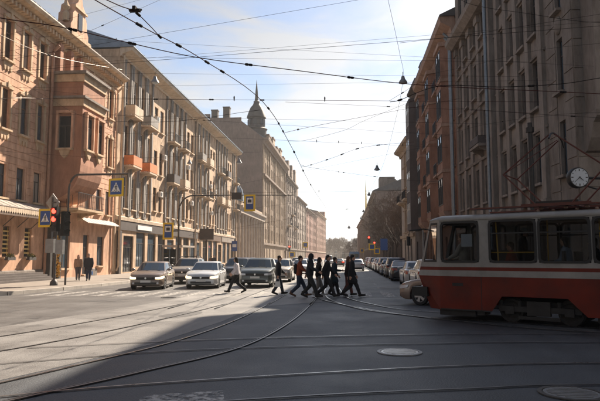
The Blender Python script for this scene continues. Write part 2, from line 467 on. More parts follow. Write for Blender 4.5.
# crosswalk, lane dashes and other road paint
cw_ = tag(obj('zebra_crossing', None), kind='structure')
stripe = MB().quad((-.25, -1.9, 0), (.25, -1.9, 0), (.25, 1.9, 0), (-.25, 1.9, 0)).mesh('stripe', 'worn_paint')
for i in range(20):
    obj('stripe', stripe, cw_, (-14.0+i*0.98, 26.6+(0.03*i if i > 9 else 0), 0.012))
lm_ = tag(obj('lane_marking', None), kind='structure')
dash = MB().quad((-.06, -.8, 0), (.06, -.8, 0), (.06, .8, 0), (-.06, .8, 0)).mesh('dash', 'worn_paint')
for i in range(14): obj('dash', dash, lm_, (1.55, 33+i*4.2, 0.012))
for i in range(14): obj('dash', dash, lm_, (-9.55, 42+i*4.2, 0.012))
big = MB().quad((-.5, -.28, 0), (.5, -.28, 0), (.55, .28, 0), (-.45, .28, 0)).mesh('dash', 'worn_paint')
obj('dash', big, lm_, (-2.05, 7.05, 0.012), (0, 0, .35))
obj('dash', dash, lm_, (0.65, 32.2, 0.012), (0, 0, 1.5))

# pavements with kerb stones
def pavement(name, kerb_line, back, stones_to):
    o = tag(obj(name, None), kind='structure')
    mb = MB()
    inner = []
    kl = [Vector((x, y, 0)) for x, y in kerb_line]
    top = [(p.x, p.y) for p in kl]+back
    n = len(top)
    mb.add([(x, y, 0.15) for x, y in top], [tuple(range(n))])
    o2 = part('paving', mb, 'pave', o)
    # stones, one metre each
    pts = []
    acc = 0
    for a, b in zip(kl[:-1], kl[1:]):
        L = (b-a).length; t = 0
        while t < L-0.3:
            st = min(1.0, L-t)
            p = a+(b-a)*((t+st/2)/L)
            if p.y < stones_to: pts.append((p, math.atan2((b-a).y, (b-a).x), st))
            t += 1.0
    stone = MB()
    stone.prism([(-.15, -.02), (.13, -.02), (.13, .145), (.10, .165), (-.15, .165)], -.492, .492, 'x')
    sm = stone.mesh('kerb_stone', 'kerb')
    for p, a, st in pts:
        s = obj('kerb_stone', sm, o, (p.x, p.y, random.uniform(-.006, .004)), (random.uniform(-.006, .006), 0, a+random.uniform(-.008, .008)))
        s.scale.x = st
    far = MB()
    for a, b in zip(kl[:-1], kl[1:]):
        if b.y > stones_to:
            a2 = a if a.y > stones_to else a+(b-a)*((stones_to-a.y)/(b.y-a.y))
            far.box(min(a2.x, b.x)-.14, max(a2.x, b.x)+.14, a2.y, b.y, -.02, .16)
    if far.v: part('kerb', far, 'kerb', o)
    return o
pavement('pavement_left', [(-40, 15.5), (-24, 16.2), (-19.5, 18.2), (-16.6, 21.2), (-15.3, 25), (-14.75, 29), (-14.5, 33), (-14.5, 100), (-14.5, 620)],
         [(-60, 620), (-60, 15.5)], 100)
pavement('pavement_right', [(4.6, 620), (4.9, 105), (5.15, 60), (5.35, 30), (5.9, 26.6), (7.2, 24.4), (9.4, 23.2), (30, 22.0)], [(60, 22), (60, 620)], 90)

# tram rails: two steel lips with a groove, sunk in the road
_rn = [0]
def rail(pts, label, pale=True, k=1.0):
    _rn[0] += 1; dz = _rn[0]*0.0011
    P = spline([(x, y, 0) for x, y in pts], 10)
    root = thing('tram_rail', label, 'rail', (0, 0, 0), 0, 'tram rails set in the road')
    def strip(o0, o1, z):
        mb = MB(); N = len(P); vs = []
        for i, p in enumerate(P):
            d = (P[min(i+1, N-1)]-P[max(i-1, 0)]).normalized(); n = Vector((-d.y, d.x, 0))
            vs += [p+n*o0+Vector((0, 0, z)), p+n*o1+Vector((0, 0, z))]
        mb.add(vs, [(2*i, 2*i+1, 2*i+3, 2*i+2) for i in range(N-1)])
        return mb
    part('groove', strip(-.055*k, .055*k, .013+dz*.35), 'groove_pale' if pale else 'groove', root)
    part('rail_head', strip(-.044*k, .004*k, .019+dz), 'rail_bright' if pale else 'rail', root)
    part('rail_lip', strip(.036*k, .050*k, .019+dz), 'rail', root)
    return root
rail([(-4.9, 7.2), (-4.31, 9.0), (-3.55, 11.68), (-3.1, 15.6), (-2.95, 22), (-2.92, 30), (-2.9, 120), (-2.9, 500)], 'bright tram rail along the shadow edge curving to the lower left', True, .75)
rail([(-4.6, 5.4), (-4.01, 6.8), (-3.1, 8.6), (-2.05, 11.2), (-1.58, 15.6), (-1.43, 22), (-1.4, 30), (-1.38, 120), (-1.38, 500)], 'dark grooved tram rail beside the bright one, sweeping to lower left', False)
rail([(-8.6, 9.6), (-7.5, 12), (-6.75, 15.5), (-6.1, 21), (-5.95, 28), (-5.92, 120), (-5.92, 500)], 'tram rail nearest the waiting white hatchback, along sunlit road', False, .6)
rail([(-7.0, 8.6), (-6.0, 11.2), (-5.2, 15.2), (-4.55, 21), (-4.4, 28), (-4.38, 120), (-4.38, 500)], 'sunlit tram rail running straight towards the dark green crossover', False, .6)
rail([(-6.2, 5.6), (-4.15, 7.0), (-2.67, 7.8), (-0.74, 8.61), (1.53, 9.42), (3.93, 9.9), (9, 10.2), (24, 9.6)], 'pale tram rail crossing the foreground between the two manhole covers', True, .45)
rail([(-5.0, 5.2), (-3.0, 6.3), (-0.63, 7.25), (1.5, 7.85), (3.3, 8.25), (9, 8.7), (24, 8.1)], 'tram rail crossing closest to the bottom edge of photo', False, .45)
rail([(-5.58, 9.0), (-4.8, 9.5), (-3.4, 10.4), (-0.96, 11.24), (1.6, 11.8), (4.24, 12.2), (10, 11.9), (24, 10.6)], 'thin tram rail crossing just beyond the round pale manhole cover', False, .4)
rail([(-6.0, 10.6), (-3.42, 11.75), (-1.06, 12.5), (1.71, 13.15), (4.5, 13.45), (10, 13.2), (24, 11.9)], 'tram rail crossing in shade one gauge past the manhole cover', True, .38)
TD = Vector((-cos(radians(32)), sin(radians(32)), 0)); TN = Vector((TD.y, -TD.x, 0))   # tram heading and its far-side normal
WC = Vector((5.0, 15.05, 0))
def tp(s, o): return (WC+TD*s+TN*o)[:2]
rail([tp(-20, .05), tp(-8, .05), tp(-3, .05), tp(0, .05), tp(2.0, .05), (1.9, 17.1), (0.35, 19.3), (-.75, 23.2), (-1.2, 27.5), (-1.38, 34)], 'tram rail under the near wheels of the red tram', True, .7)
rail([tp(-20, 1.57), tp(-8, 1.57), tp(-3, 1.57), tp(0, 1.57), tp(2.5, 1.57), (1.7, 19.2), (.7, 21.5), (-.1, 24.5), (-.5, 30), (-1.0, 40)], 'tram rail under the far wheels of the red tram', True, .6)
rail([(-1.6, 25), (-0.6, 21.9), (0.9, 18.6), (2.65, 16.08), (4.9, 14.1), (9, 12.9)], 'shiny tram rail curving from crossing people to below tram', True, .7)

# manhole covers
def manhole(loc, r, label, m):
    root = thing('manhole_cover', label, 'manhole', loc)
    mb = MB().lathe([(r, 0), (r, .016), (r*.86, .018), (r*.86, .004)], 28); part('ring', mb, 'grey_metal' if m == 'manhole_pale' else 'iron', root)
    mb = MB().lathe([(r*.83, 0), (r*.83, .014)], 28)
    part('lid', mb, m, root)
    for k in range(-3, 4):
        w = sqrt(max(0, (r*.72)**2-(k*r*.2)**2))
        part('rib', MB().box(-w, w, k*r*.2-r*.05, k*r*.2+r*.05, .014, .024), m, root)
    return root
manhole((0.87, 10.75, .004), .40, 'pale round manhole cover in the shaded road left of tram', 'manhole_pale')
manhole((2.74, 7.73, .004), .40, 'dull manhole cover at the lower right corner of road', 'grey_metal')
manhole((-7.6, 24.2, .004), .32, 'small dark manhole cover on the sunlit lane near zebra stripes', 'iron')

# ------------------------------------------------------------------ buildings
_win = {}
def win_mesh(w, h, style, fm):
    """window frame: outer bars, mullion and transom; arched head when style has 'arch'"""
    k = (round(w, 2), round(h, 2), style, fm)
    if k in _win: return _win[k]
    mb = MB(); t = 0.07
    mb.box(-w/2, -w/2+t, .14, .21, 0, h); mb.box(w/2-t, w/2, .14, .21, 0, h)
    mb.box(-w/2+t, w/2-t, .14, .21, 0, t); mb.box(-w/2+t, w/2-t, .14, .21, h-t, h)
    if style != 'single': mb.box(-.03, .03, .145, .205, t, h*.68)
    mb.box(-w/2+t, w/2-t, .142, .207, h*.68, h*.68+.06)
    if style == 'grid':
        mb.box(-w/2+t, w/2-t, .146, .203, h*.34, h*.34+.035)
    if style == 'shop':
        mb.box(-w/4-.02, -w/4+.02, .146, .203, t, h*.68); mb.box(w/4-.02, w/4+.02, .146, .203, t, h*.68)
    fr = mb.mesh('window', fm)
    pane = MB().box(-w/2+t*.5, w/2-t*.5, .175, .19, t*.5, h-t*.5)
    panes = [pane.mesh('pane', x) for x in ('glass', 'glass', 'glass_blue', 'curtain', 'glass_warm')]
    _win[k] = (fr, panes)
    return _win[k]

class Bld:
    def __init__(s, name, label, near, far, side, H, depth, wallmat, cat='building', base=0.0):
        a, b = Vector((near[0], near[1], base)), Vector((far[0], far[1], base))
        s.L = (b-a).length; s.side = side; s.H = H; s.D = depth; s.wm = wallmat
        if side == 'left':
            d = b-a; rz = math.atan2(d.y, d.x); s.root = thing(name, label, cat, a, rz)
        else:
            d = a-b; rz = math.atan2(d.y, d.x); s.root = thing(name, label, cat, b, rz)
        s.open = []
        s.pr = (.30, .28, .14, .18, .10)
    def U(s, u): return u if s.side == 'left' else s.L-u
    def UU(s, u0, u1):
        a, b = s.U(u0), s.U(u1); return (min(a, b), max(a, b))
    # openings and windows
    def win(s, u, v, w, h, style='double', fm='frame_brown', sill=None, pane=None, hood=None, name='window', orn=None):
        s.open.append((u-w/2, u+w/2, v, v+h))
        fr, panes = win_mesh(w, h, style, fm)
        o = obj(name, fr, s.root, (s.U(u), 0, v))
        i = pane if pane is not None else random.choices(range(5), (4, 3, 3, 4, 1))[0]
        obj('pane', panes[i], o)
        if sill: obj('sill', s.sill_mesh(w, sill), o)
        if hood: obj('hood', s.hood_mesh(w, h, hood), o)
        if orn: obj('bracket', s.orn_mesh(w, orn), o)
        return o
    _c = {}
    def sill_mesh(s, w, m):
        k = ('sill', round(w, 2), m)
        if k not in Bld._c: Bld._c[k] = MB().box(-w/2-.12, w/2+.12, -.24, .14, -.12, -.005).mesh('sill', m)
        return Bld._c[k]
    def orn_mesh(s, w, m):
        k = ('orn', round(w, 2), m)
        if k not in Bld._c:
            mb = MB().box(-w/2-.02, w/2+.02, -.09, .0, -.42, -.125)
            for x in (-w*.36, 0, w*.36):
                mb.prism([(x-.11, -.42), (x+.11, -.42), (x+.08, -.62), (x, -.74), (x-.08, -.62)], -.11, 0.0)
            Bld._c[k] = mb.mesh('bracket', m)
        return Bld._c[k]
    def hood_mesh(s, w, h, m):
        k = ('hood', round(w, 2), round(h, 2), m)
        if k not in Bld._c:
            mb = MB()
            mb.box(-w/2-.17, -w/2-.003, -.10, .0, 0.0, h); mb.box(w/2+.003, w/2+.17, -.10, .0, 0.0, h)
            mb.prism([(-w/2-.2, h+.003), (w/2+.2, h+.003), (w/2+.2, h+.16), (w*.28, h+.30), (0, h+.34), (-w*.28, h+.30), (-w/2-.2, h+.16)], -.16, 0.0)
            mb.box(-.09, .09, -.22, -.162, h+.02, h+.40)
            Bld._c[k] = mb.mesh('hood', m)
        return Bld._c[k]
    def wall(s, z0=0.0, rev=.24):
        """front wall with real openings and reveals, plain flanks, back and top"""
        ops = [(*s.UU(a, b), c, d) for a, b, c, d in s.open]
        us = sorted({0.0, s.L} | {round(x, 4) for o in ops for x in o[:2] if 0 < x < s.L})
        zs = sorted({z0, s.H} | {round(x, 4) for o in ops for x in o[2:] if z0 < x < s.H})
        mb = MB()
        for i in range(len(us)-1):
            um = (us[i]+us[i+1])/2; run = None
            for j in range(len(zs)-1):
                zm = (zs[j]+zs[j+1])/2
                hole = any(o[0] < um < o[1] and o[2] < zm < o[3] for o in ops)
                if hole:
                    if run is not None: mb.quad((us[i], 0, run), (us[i+1], 0, run), (us[i+1], 0, zs[j]), (us[i], 0, zs[j])); run = None
                elif run is None: run = zs[j]
            if run is not None: mb.quad((us[i], 0, run), (us[i+1], 0, run), (us[i+1], 0, s.H), (us[i], 0, s.H))
        for a, b, c, d in ops:
            mb.quad((a, 0, c), (a, rev, c), (a, rev, d), (a, 0, d)); mb.quad((b, 0, c), (b, 0, d), (b, rev, d), (b, rev, c))
            mb.quad((a, 0, c), (b, 0, c), (b, rev, c), (a, rev, c)); mb.quad((a, 0, d), (a, rev, d), (b, rev, d), (b, 0, d))
        L, D, H = s.L, s.D, s.H
        mb.quad((0, 0, z0), (0, 0, H), (0, D, H), (0, D, z0)); mb.quad((L, 0, z0), (L, D, z0), (L, D, H), (L, 0, H))
        mb.quad((0, D, z0), (0, D, H), (L, D, H), (L, D, z0)); mb.quad((0, 0, H), (L, 0, H), (L, D, H), (0, D, H))
        # a dark floor behind the glass keeps the sky out of the rooms
        me = mb.mesh('wall', s.wm, fix=False)
        s.w = obj('wall', me, s.root)
        return s.w
    def box(s, name, u0, u1, w0, w1, v0, v1, m, parent=None):
        """w is the distance out from the wall face"""
        a, b = s.UU(u0, u1)
        return part(name, MB().box(a, b, -w1, -w0, v0, v1), m, parent or s.root)
    def mould(s, name, prof, u0, u1, m, parent=None, smooth=False):
        """moulding: profile of (out, height) run along the facade"""
        a, b = s.UU(u0, u1)
        return part(name, MB().prism([(-o, v) for o, v in prof], a, b, 'x'), m, parent or s.root, smooth)
    def courses(s, v0, v1, h, m, gap=.04, out=.03, margin=.18, u0=0, u1=None):
        ops = [(*s.UU(a, b), c, d) for a, b, c, d in s.open]
        lo, hi = s.UU(u0, s.L if u1 is None else u1)
        v = v0
        while v+h <= v1+.01:
            cuts = sorted((o[0]-margin, o[1]+margin) for o in ops if o[2]-.06 < v+h and o[3]+.04 > v)
            x = lo
            for a, b in cuts+[(hi, hi)]:
                a2 = min(a, hi)
                if a2-x > .12: part('stone_course', MB().box(x+.01, a2-.01, -out, .0, v+gap/2, v+h-gap/2), m, s.w)
                x = max(x, b)
            v += h
    def pipe(s, u, v0, v1, m='rust_pipe', out=.16, r=.075, top=True):
        U = s.U(u)
        pts = [(U+.02, -.10, v0), (U, -out, v0+.45), (U, -out, v1)]
        if top: pts += [(U, -out-.05, v1+.25), (U, -out-.45, v1+.65)]
        mb = MB().tube(pts, r, 8)
        o = part('drainpipe', mb, m, s.root, True)
        z = v0+2
        while z < v1: 
            part('clamp', MB().lathe([(r+.02, z), (r+.02, z+.07)], 8, (U, -out, 0)), m, o); z += 3.1
        return o
    def balcony(s, u, v, w, out=.95, m='black_metal', solid=None, slab='ochre_trim', h=1.0):
        U = s.U(u)
        o = obj('balcony', MB().box(-w/2, w/2, -out, -.002, -.16, 0).mesh('balcony', slab), s.root, (U, 0, v))
        for sx in (-1, 1):
            part('console', MB().prism([(0, -.161), (-out*.85, -.161), (-out*.8, -.26), (-out*.3, -.42), (0, -.75)], sx*w*.36-.07, sx*w*.36+.07, 'x'), slab, o)
        mb = MB()
        for x in (-w/2+.03, w/2-.03):
            mb.box(x-.02, x+.02, -out+.02, -.01, h-.04, h); mb.box(x-.02, x+.02, -out+.02, -.01, .08, .11)
            k = 4
            for i in range(k): mb.box(x-.012, x+.012, -out+.03+i*(out-.06)/k, -out+.054+i*(out-.06)/k, .0, h-.04)
        mb.box(-w/2+.05, w/2-.05, -out+.02, -out+.06, h-.04, h); mb.box(-w/2+.05, w/2-.05, -out+.02, -out+.05, .08, .11)
        n = int(w/.14)
        for i in range(1, n): 
            x = -w/2+i*w/n; mb.box(x-.012, x+.012, -out+.026, -out+.05, .0, h-.04)
        part('railing', mb, m, o)
        if solid:
            p = MB().box(-w/2-.005, w/2+.005, -out-.015, -out+.015, .04, h-.06)
            p.box(-w/2-.02, -w/2+.005, -out+.016, -.04, .04, h-.06); p.box(w/2-.005, w/2+.02, -out+.016, -.04, .04, h-.06)
            part('panel', p, solid, o)
        return o
    def roof(s, rise, m, over=.7, back=None, seams=0, v=None):
        v = s.H if v is None else v
        back = back or s.D*.5
        t = .10
        prof = [(-over, v+.02), (-over, v+.02+t), (back, v+rise+t), (s.D+.2, v+rise*.2+t), (s.D+.2, v+.03)]
        o = part('roof', MB().prism(prof, -.15, s.L+.15, 'x'), m, s.root)
        if seams:
            sl = Vector((0, back+over, rise)); 
            mb = MB().add([(-.025, -over, v+.02+t), (.025, -over, v+.02+t), (.025, back, v+rise+t), (-.025, back, v+rise+t),
                           (-.025, -over, v+.08+t), (.025, -over, v+.08+t), (.025, back, v+rise+.06+t), (-.025, back, v+rise+.06+t)],
                          [(0, 1, 5, 4), (1, 2, 6, 5), (2, 3, 7, 6), (3, 0, 4, 7), (4, 5, 6, 7)])
            me = mb.mesh('seam', m)
            n = int(s.L/seams)
            for i in range(n+1): obj('seam', me, o, (i*s.L/n, 0, 0))
        return o
    def chimney(s, u, y, v, w=.9, h=1.6, m='red_trim'):
        U = s.U(u)
        mb = MB().box(U-w/2, U+w/2, y-.4, y+.4, v-1.2, v+h); mb.box(U-w/2-.08, U+w/2+.08, y-.48, y+.48, v+h+.001, v+h+.14)
        mb.lathe([(.14, v+h+.14), (.14, v+h+.5)], 8, (U-.18, y, 0)); mb.lathe([(.14, v+h+.14), (.14, v+h+.42)], 8, (U+.2, y, 0))
        return part('chimney', mb, m, s.root)

CORN1 = [(0, 0), (.12, 0), (.15, .22), (.38, .36), (.42, .55), (.80, .70), (.86, .95), (0, .95)]
CORN2 = [(0, 0), (.10, 0), (.12, .15), (.95, .30), (1.0, .52), (0, .52)]

# ---- peach corner building, left
random.seed(3)
b = Bld('peach_building', 'peach pink building with corbelled bay and ribbed metal roof, leftmost', (-21.5, 26.0), (-21.5, 51.6), 'left', 17.6, 13, 'peach', base=0.15)
B1 = b; Y0 = 26.0
cols = [27.9, 30.0, 32.1, 34.15, 36.25, 38.3]
after = [46.2, 48.2, 50.1]
for y in cols+[42.0]+after:
    u = y-Y0
    if not (y == 42.0):
        b.win(u, 13.95, .92, 2.65, 'double', 'frame_brown', 'trim_cream', None, 'trim_cream', orn='trim_cream')
        b.win(u, 9.55, .92, 2.6, 'double', 'frame_brown', 'trim_cream', None, 'trim_cream', orn='trim_cream')
    if y < 41 or y > 45: b.win(u, 5.25, .92, 2.1, 'double', 'frame_dark', 'trim_cream')
for y in (30.6, 33.0, 35.0, 37.45):
    w_ = b.win(y-Y0, 1.55, .85, 1.95, 'single', 'frame_brown', 'trim_cream', 0)
    lat = MB()
    for i in range(6): lat.box(-.36, .36, .205, .225, .22+i*.27, .32+i*.27)
    lat.box(-.30, -.24, .226, .24, .1, 1.9); lat.box(.24, .30, .226, .24, .1, 1.9)
    lm2 = lat.mesh('lattice', 'lattice_gold'); lo = obj('lattice', lm2, w_); lo.location.y = -.12
for y, w_, v_, h_ in ((42.6, 1.5, .7, 2.9), (46.1, 1.0, .15, 3.2), (48.9, 1.3, .8, 2.5)):
    b.win(y-Y0, v_, w_, h_, 'double', 'frame_dark', 'trim_cream', 2)
b.win(40.15-Y0, .12, 1.2, 2.9, 'single', 'frame_dark', None, 0, name='door')
b.wall()
b.courses(4.75, 17.3, .455, 'peach', u0=0, u1=13.35)
b.courses(4.75, 17.3, .455, 'peach', u0=18.4)
b.mould('cornice', [(0, 0), (.10, 0), (.14, .3), (.34, .42), (.40, .62), (.95, .80), (1.05, 1.0), (0, 1.0)], 0, b.L, 'trim_cream').location.z = 17.05
dent = MB().box(-.1, .1, -.62, -.1, 0, .30).mesh('modillion', 'trim_cream')
cn = [o for o in b.root.children if o.name.startswith('cornice')][-1]
for i in range(60):
    uu = .2+i*.425
    if uu < b.L: obj('modillion', dent, cn, (uu, 0, .31))
b.mould('belt_course', [(0, 4.45), (.16, 4.45), (.20, 4.62), (0, 4.70)], 0, 13.4, 'trim_cream')
b.mould('belt_course', [(0, 4.45), (.16, 4.45), (.20, 4.62), (0, 4.70)], 18.4, b.L, 'trim_cream')
b.mould('plinth', [(0, 0), (.10, 0), (.10, .62), (.05, .70), (0, .70)], 0, 13.4, 'brown_stone')
b.mould('plinth', [(0, 0), (.10, 0), (.10, .55), (0, .62)], 20.8, 22.2, 'brown_stone')
rf = b.roof(3.6, 'roof_metal', 1.05, 4.2, .62, 18.05)
b.pipe(39.45-Y0, .3, 16.2, 'rust_pipe', .16, .11)
b.pipe(51.3-Y0, .3, 16.6, 'ochre_trim', .16, .09)
# corbelled bay
bay = obj('bay', None, b.root, (41.75-Y0, 0, 0))
hw, out = 1.85, 2.3
bm_ = MB()
bops = [(-.55, .55, 9.2, 11.7)]
bm_.quad((-hw, -out, 8.2), (-hw, -out, 12.6), (-hw, 0, 12.6), (-hw, 0, 8.2)); bm_.quad((hw, -out, 8.2), (hw, 0, 8.2), (hw, 0, 12.6), (hw, -out, 12.6))
bm_.quad((-hw, -out, 8.2), (hw, -out, 8.2), (hw, -out, 12.6), (-hw, -out, 12.6)); bm_.quad((-hw, -out, 12.6), (hw, -out, 12.6), (hw, 0, 12.6), (-hw, 0, 12.6))
# curved corbel below
prv = None
for i in range(9):
    t = i/8*pi/2
    p_ = (-out*sin(t), 8.2-2.7*(1-sin(t)) if False else 8.2-2.6*cos(t))
    if prv:
        bm_.quad((-hw, prv[0], prv[1]), (hw, prv[0], prv[1]), (hw, p_[0], p_[1]), (-hw, p_[0], p_[1]))
        bm_.add([(-hw, 0, prv[1]), (-hw, prv[0], prv[1]), (-hw, p_[0], p_[1]), (-hw, 0, p_[1])], [(0, 1, 2, 3)])
        bm_.add([(hw, 0, prv[1]), (hw, prv[0], prv[1]), (hw, p_[0], p_[1]), (hw, 0, p_[1])], [(0, 1, 2, 3)])
    prv = p_
part('bay_wall', bm_, 'peach_deep', bay, True)
fr, pn = win_mesh(.95, 2.35, 'double', 'frame_dark')
for lx in (-.9, .9):
    w_ = obj('bay_window', fr, bay, (lx, -out-.215, 9.35))
w_ = obj('bay_window', fr, bay, (-hw-.215, -1.1, 9.35), (0, 0, -pi/2)); 
for i_, (lx, ly, rz_) in enumerate(((-.9, -out-.012, 0), (.9, -out-.012, 0), (-hw-.012, -1.1, -pi/2))):
    g_ = MB().box(-.45, .45, -.006, .006, .04, 2.31)
    part('bay_pane', g_, 'glass' if i_ else 'glass_blue', bay, False, (lx, ly, 9.35), (0, 0, rz_))
    part('bay_sill', MB().box(-.62, .62, -.28, 0, -.14, -.005), 'trim_cream', bay, False, (lx, ly, 9.35), (0, 0, rz_))
    part('bay_bracket', MB().prism([(-.4, -.14), (.4, -.14), (.25, -.5), (0, -.75), (-.25, -.5)], -.16, 0), 'trim_cream', bay, False, (lx, ly, 9.35), (0, 0, rz_))
    part('bay_surround', MB().box(-.64, -.485, -.24, 0, 0, 2.55).box(.485, .64, -.24, 0, 0, 2.55).box(-.64, .64, -.26, 0, 2.56, 2.74), 'peach', bay, False, (lx, ly, 9.35), (0, 0, rz_))
for z, e, hh in ((12.45, .10, .55), (13.0, .30, .16), (14.25, .12, .55), (14.8, .34, .2)):
    part('bay_cornice', MB().box(-hw-e, hw+e, -out-e, -.001, z, z+hh-.004), 'trim_cream' if e < .2 else 'brown_stone2', bay)
part('bay_parapet', MB().box(-hw, hw, -out, -.002, 13.16, 14.246), 'peach_deep', bay)
for x in (-hw+.25, 0, hw-.25):
    part('bay_pier', MB().box(x-.22, x+.22, -.45, -.003, 15.0, 17.2), 'peach_deep', bay)
# ornate gable above the bay
gp = [(-2.2, 0), (2.2, 0), (2.2, 1.1), (1.8, 1.5), (1.75, 2.3), (1.35, 2.6), (1.2, 3.3), (.6, 3.7), (.35, 4.3), (0, 4.6), (-.35, 4.3), (-.6, 3.7), (-1.2, 3.3), (-1.35, 2.6), (-1.75, 2.3), (-1.8, 1.5), (-2.2, 1.1)]
gb = part('gable', MB().prism([(x*.66, z*.8+18.0) for x, z in gp], -.95, .2), 'peach', bay)
part('gable_window', MB().box(-.32, .32, -1.0, -.955, 18.8, 20.1), 'glass', gb)
part('gable_trim', MB().box(-1.6, 1.6, -1.15, -.955, 18.0, 18.3), 'trim_cream', gb); part('gable_trim', MB().box(-1.0, 1.0, -1.08, -.953, 20.35, 20.5), 'trim_cream', gb)
for x in (-1.35, 1.35):
    part('finial', MB().lathe([(.25, 19.1), (.25, 19.7), (.12, 19.9), (.3, 20.2), (.12, 20.55), (.02, 20.8)], 8, (x, -.5, 0)), 'trim_cream', gb)
part('finial', MB().lathe([(.16, 21.5), (.28, 21.8), (.1, 22.1), (.02, 22.5)], 8, (0, -.2, 0)), 'trim_cream', gb)
# street balcony with iron railing under the bay
b.balcony(43.0-Y0, 5.15, 4.4, 1.8, 'black_metal', None, 'trim_cream', 1.15)
# metal awnings over the ground floor
def awning(b, u0, u1, v, out, drop, m='canopy_metal', fringe=True):
    a, c = b.UU(u0, u1)
    mb = MB().add([(a, 0, v), (c, 0, v), (c, -out, v-drop), (a, -out, v-drop), (a, 0, v-.05), (c, 0, v-.05), (c, -out, v-drop-.05), (a, -out, v-drop-.05)],
                  [(0, 1, 2, 3), (7, 6, 5, 4), (3, 2, 6, 7), (0, 3, 7, 4), (1, 5, 6, 2)])
    o = part('awning', mb, m, b.root)
    if fringe:
        f = MB(); n = int((c-a)/.24)
        for i in range(n):
            x = a+i*(c-a)/n; w = (c-a)/n
            f.prism([(x+.01, v-drop-.055), (x+w-.01, v-drop-.055), (x+w-.01, v-drop-.3), (x+w/2, v-drop-.42), (x+.01, v-drop-.3)], -out+.02, -out+.04)
        part('fringe', f, 'ochre_trim', o)
        part('fascia', MB().box(a, c, -out+.05, -out+.12, v-drop-.55, v-drop-.056), 'frame_brown', o)
        for i in range(int((c-a)/1.6)+1):
            x = a+.1+i*1.6
            if x < c: part('strut', MB().tube([(x, -out+.15, v-drop-.2), (x, -.02, v-1.7)], .025, 5), 'black_metal', o)
    for i in range(int((c-a)/.8)):
        part('rib', MB().add([(a+.4+i*.8, 0, v+.003), (a+.44+i*.8, 0, v+.003), (a+.44+i*.8, -out, v-drop+.003), (a+.4+i*.8, -out, v-drop+.003), (a+.42+i*.8, 0, v+.022), (a+.42+i*.8, -out, v-drop+.022)],
             [(0, 4, 5, 3), (1, 2, 5, 4), (3, 5, 2)]), m, o)
    return o
awning(b, 2.0, 13.2, 5.15, 1.25, .55)
awning(b, 18.6, 25.2, 4.75, .8, .45, fringe=False)
# steps, flower boxes and entrance portal
for i in range(4):
    b.box('step', 5.0, 12.8, .101, 1.35-.3*i, .0+.13*i, .13*i+.128, 'dark_stone')
b.box('portal', 13.45, 13.75, .0, .55, .0, 3.6, 'frame_dark'); b.box('portal', 14.75, 15.05, .0, .55, .0, 3.6, 'frame_dark'); b.box('portal', 13.45, 15.05, .0, .62, 3.601, 3.95, 'frame_dark')
def leaves(mb, c, r, n, s, rng):
    for _ in range(n):
        d = Vector((rng.gauss(0, 1), rng.gauss(0, 1), rng.gauss(0, 1))).normalized()*rng.random()**.4
        p = Vector(c)+Vector((d.x*r[0], d.y*r[1], d.z*r[2]))
        a = Vector((rng.gauss(0, 1), rng.gauss(0, 1), rng.gauss(0, 1))).normalized(); q = a.orthogonal().normalized()
        mb.add([p-a*s, p+q*s*.5, p+a*s, p-q*s*.5], [(0, 1, 2, 3)])
rng = random.Random(5)
for k_, y in enumerate((30.6, 33.0, 35.0, 37.45)):
    ftag = ('second-leftmost' if k_ == 2 else '')
    fx = thing('flower_box', ['flower box under the lattice window cut by the left edge', 'flower box under the leftmost gold lattice window', 'green flower box under the first full gold lattice window', 'green flower box under the lattice window beside the entrance'][k_], 'flower box', (-21.5+.18, y, 1.5), 0, 'flower boxes under the ground floor windows')
    part('trough', MB().box(0, .24, -.42, .42, 0, .2), 'frame_dark', fx)
    lb = MB(); leaves(lb, (.14, 0, .27), (.16, .45, .16), 150, .055, rng); part('flowers', lb, 'leaf_green', fx)
    lb = MB(); leaves(lb, (.16, 0, .3), (.14, .42, .14), 40, .04, rng); part('blossoms', lb, 'leaf_yellow', fx)
vn = thing('creeper', 'yellow autumn creeper climbing the dark entrance portal', 'plant', (-20.95, 40.55, .15))
lb = MB(); 
for i in range(12): leaves(lb, (.05+.1*sin(i), -.1+.12*cos(i*2), .3+i*.24), (.16, .2, .2), 60, .06, rng)
part('leaves', lb, 'leaf_yellow', vn); part('stem', MB().tube([(0, 0, 0), (.05, -.1, 1.2), (0, -.05, 3.2)], [.03, .02, .01], 5), 'bark', vn)

# ---- long ochre building, left
random.seed(11)
b = Bld('ochre_building', 'long ochre building with grey pilasters, many balconies and shops below', (-21.5, 51.9), (-21.5, 108.4), 'left', 21.2, 14, 'ochre', base=0.15)
B2 = b
rows = [(6.2, 3.1), (10.35, 3.9), (15.25, 3.9)]
per = 13.0
pil = []; bal = []
for p_ in range(5):
    u0 = 1.1+p_*per
    for j in range(4):
        u = u0+.9+j*2.1
        if u < b.L-.7:
            for k, (v, h) in enumerate(rows):
                b.win(u, v, 1.12, h, 'grid', 'frame_white' if random.random() < .7 else 'frame_brown', 'ochre_trim' if k == 0 else None)
        for e in (-.82, .82): 
            if u+e+.2 < b.L: pil.append(u+e)
    for j in range(2):
        u = u0+9.6+j*1.9
        if u < b.L-.7:
            for k, (v, h) in enumerate(rows): b.win(u, v+.4, 1.15, 2.6, 'double', 'frame_brown', 'ochre_trim')
    for k in (1, 2):
        bal.append((u0+1.6, rows[k][0], 2.3, k, p_)); bal.append((u0+6.2, rows[k][0], 2.3, k, p_))
shops = []
for i in range(16):
    u = 3.4+i*3.35
    if u < b.L-1.6:
        b.win(u, .55 if i % 4 else .1, 2.6, 3.5, 'shop', 'frame_dark', None, 2 if i % 3 else 0, name='shop_window'); shops.append(u)
b.wall()
pm = MB().box(-.13, .13, -.16, 0, 5.7, 20.2).box(-.17, .17, -.2, -.001, 20.2, 20.48).box(-.17, .17, -.2, -.001, 5.45, 5.69).mesh('pilaster', 'greyblue')
for u in pil: obj('pilaster', pm, b.root, (u, 0, 0))
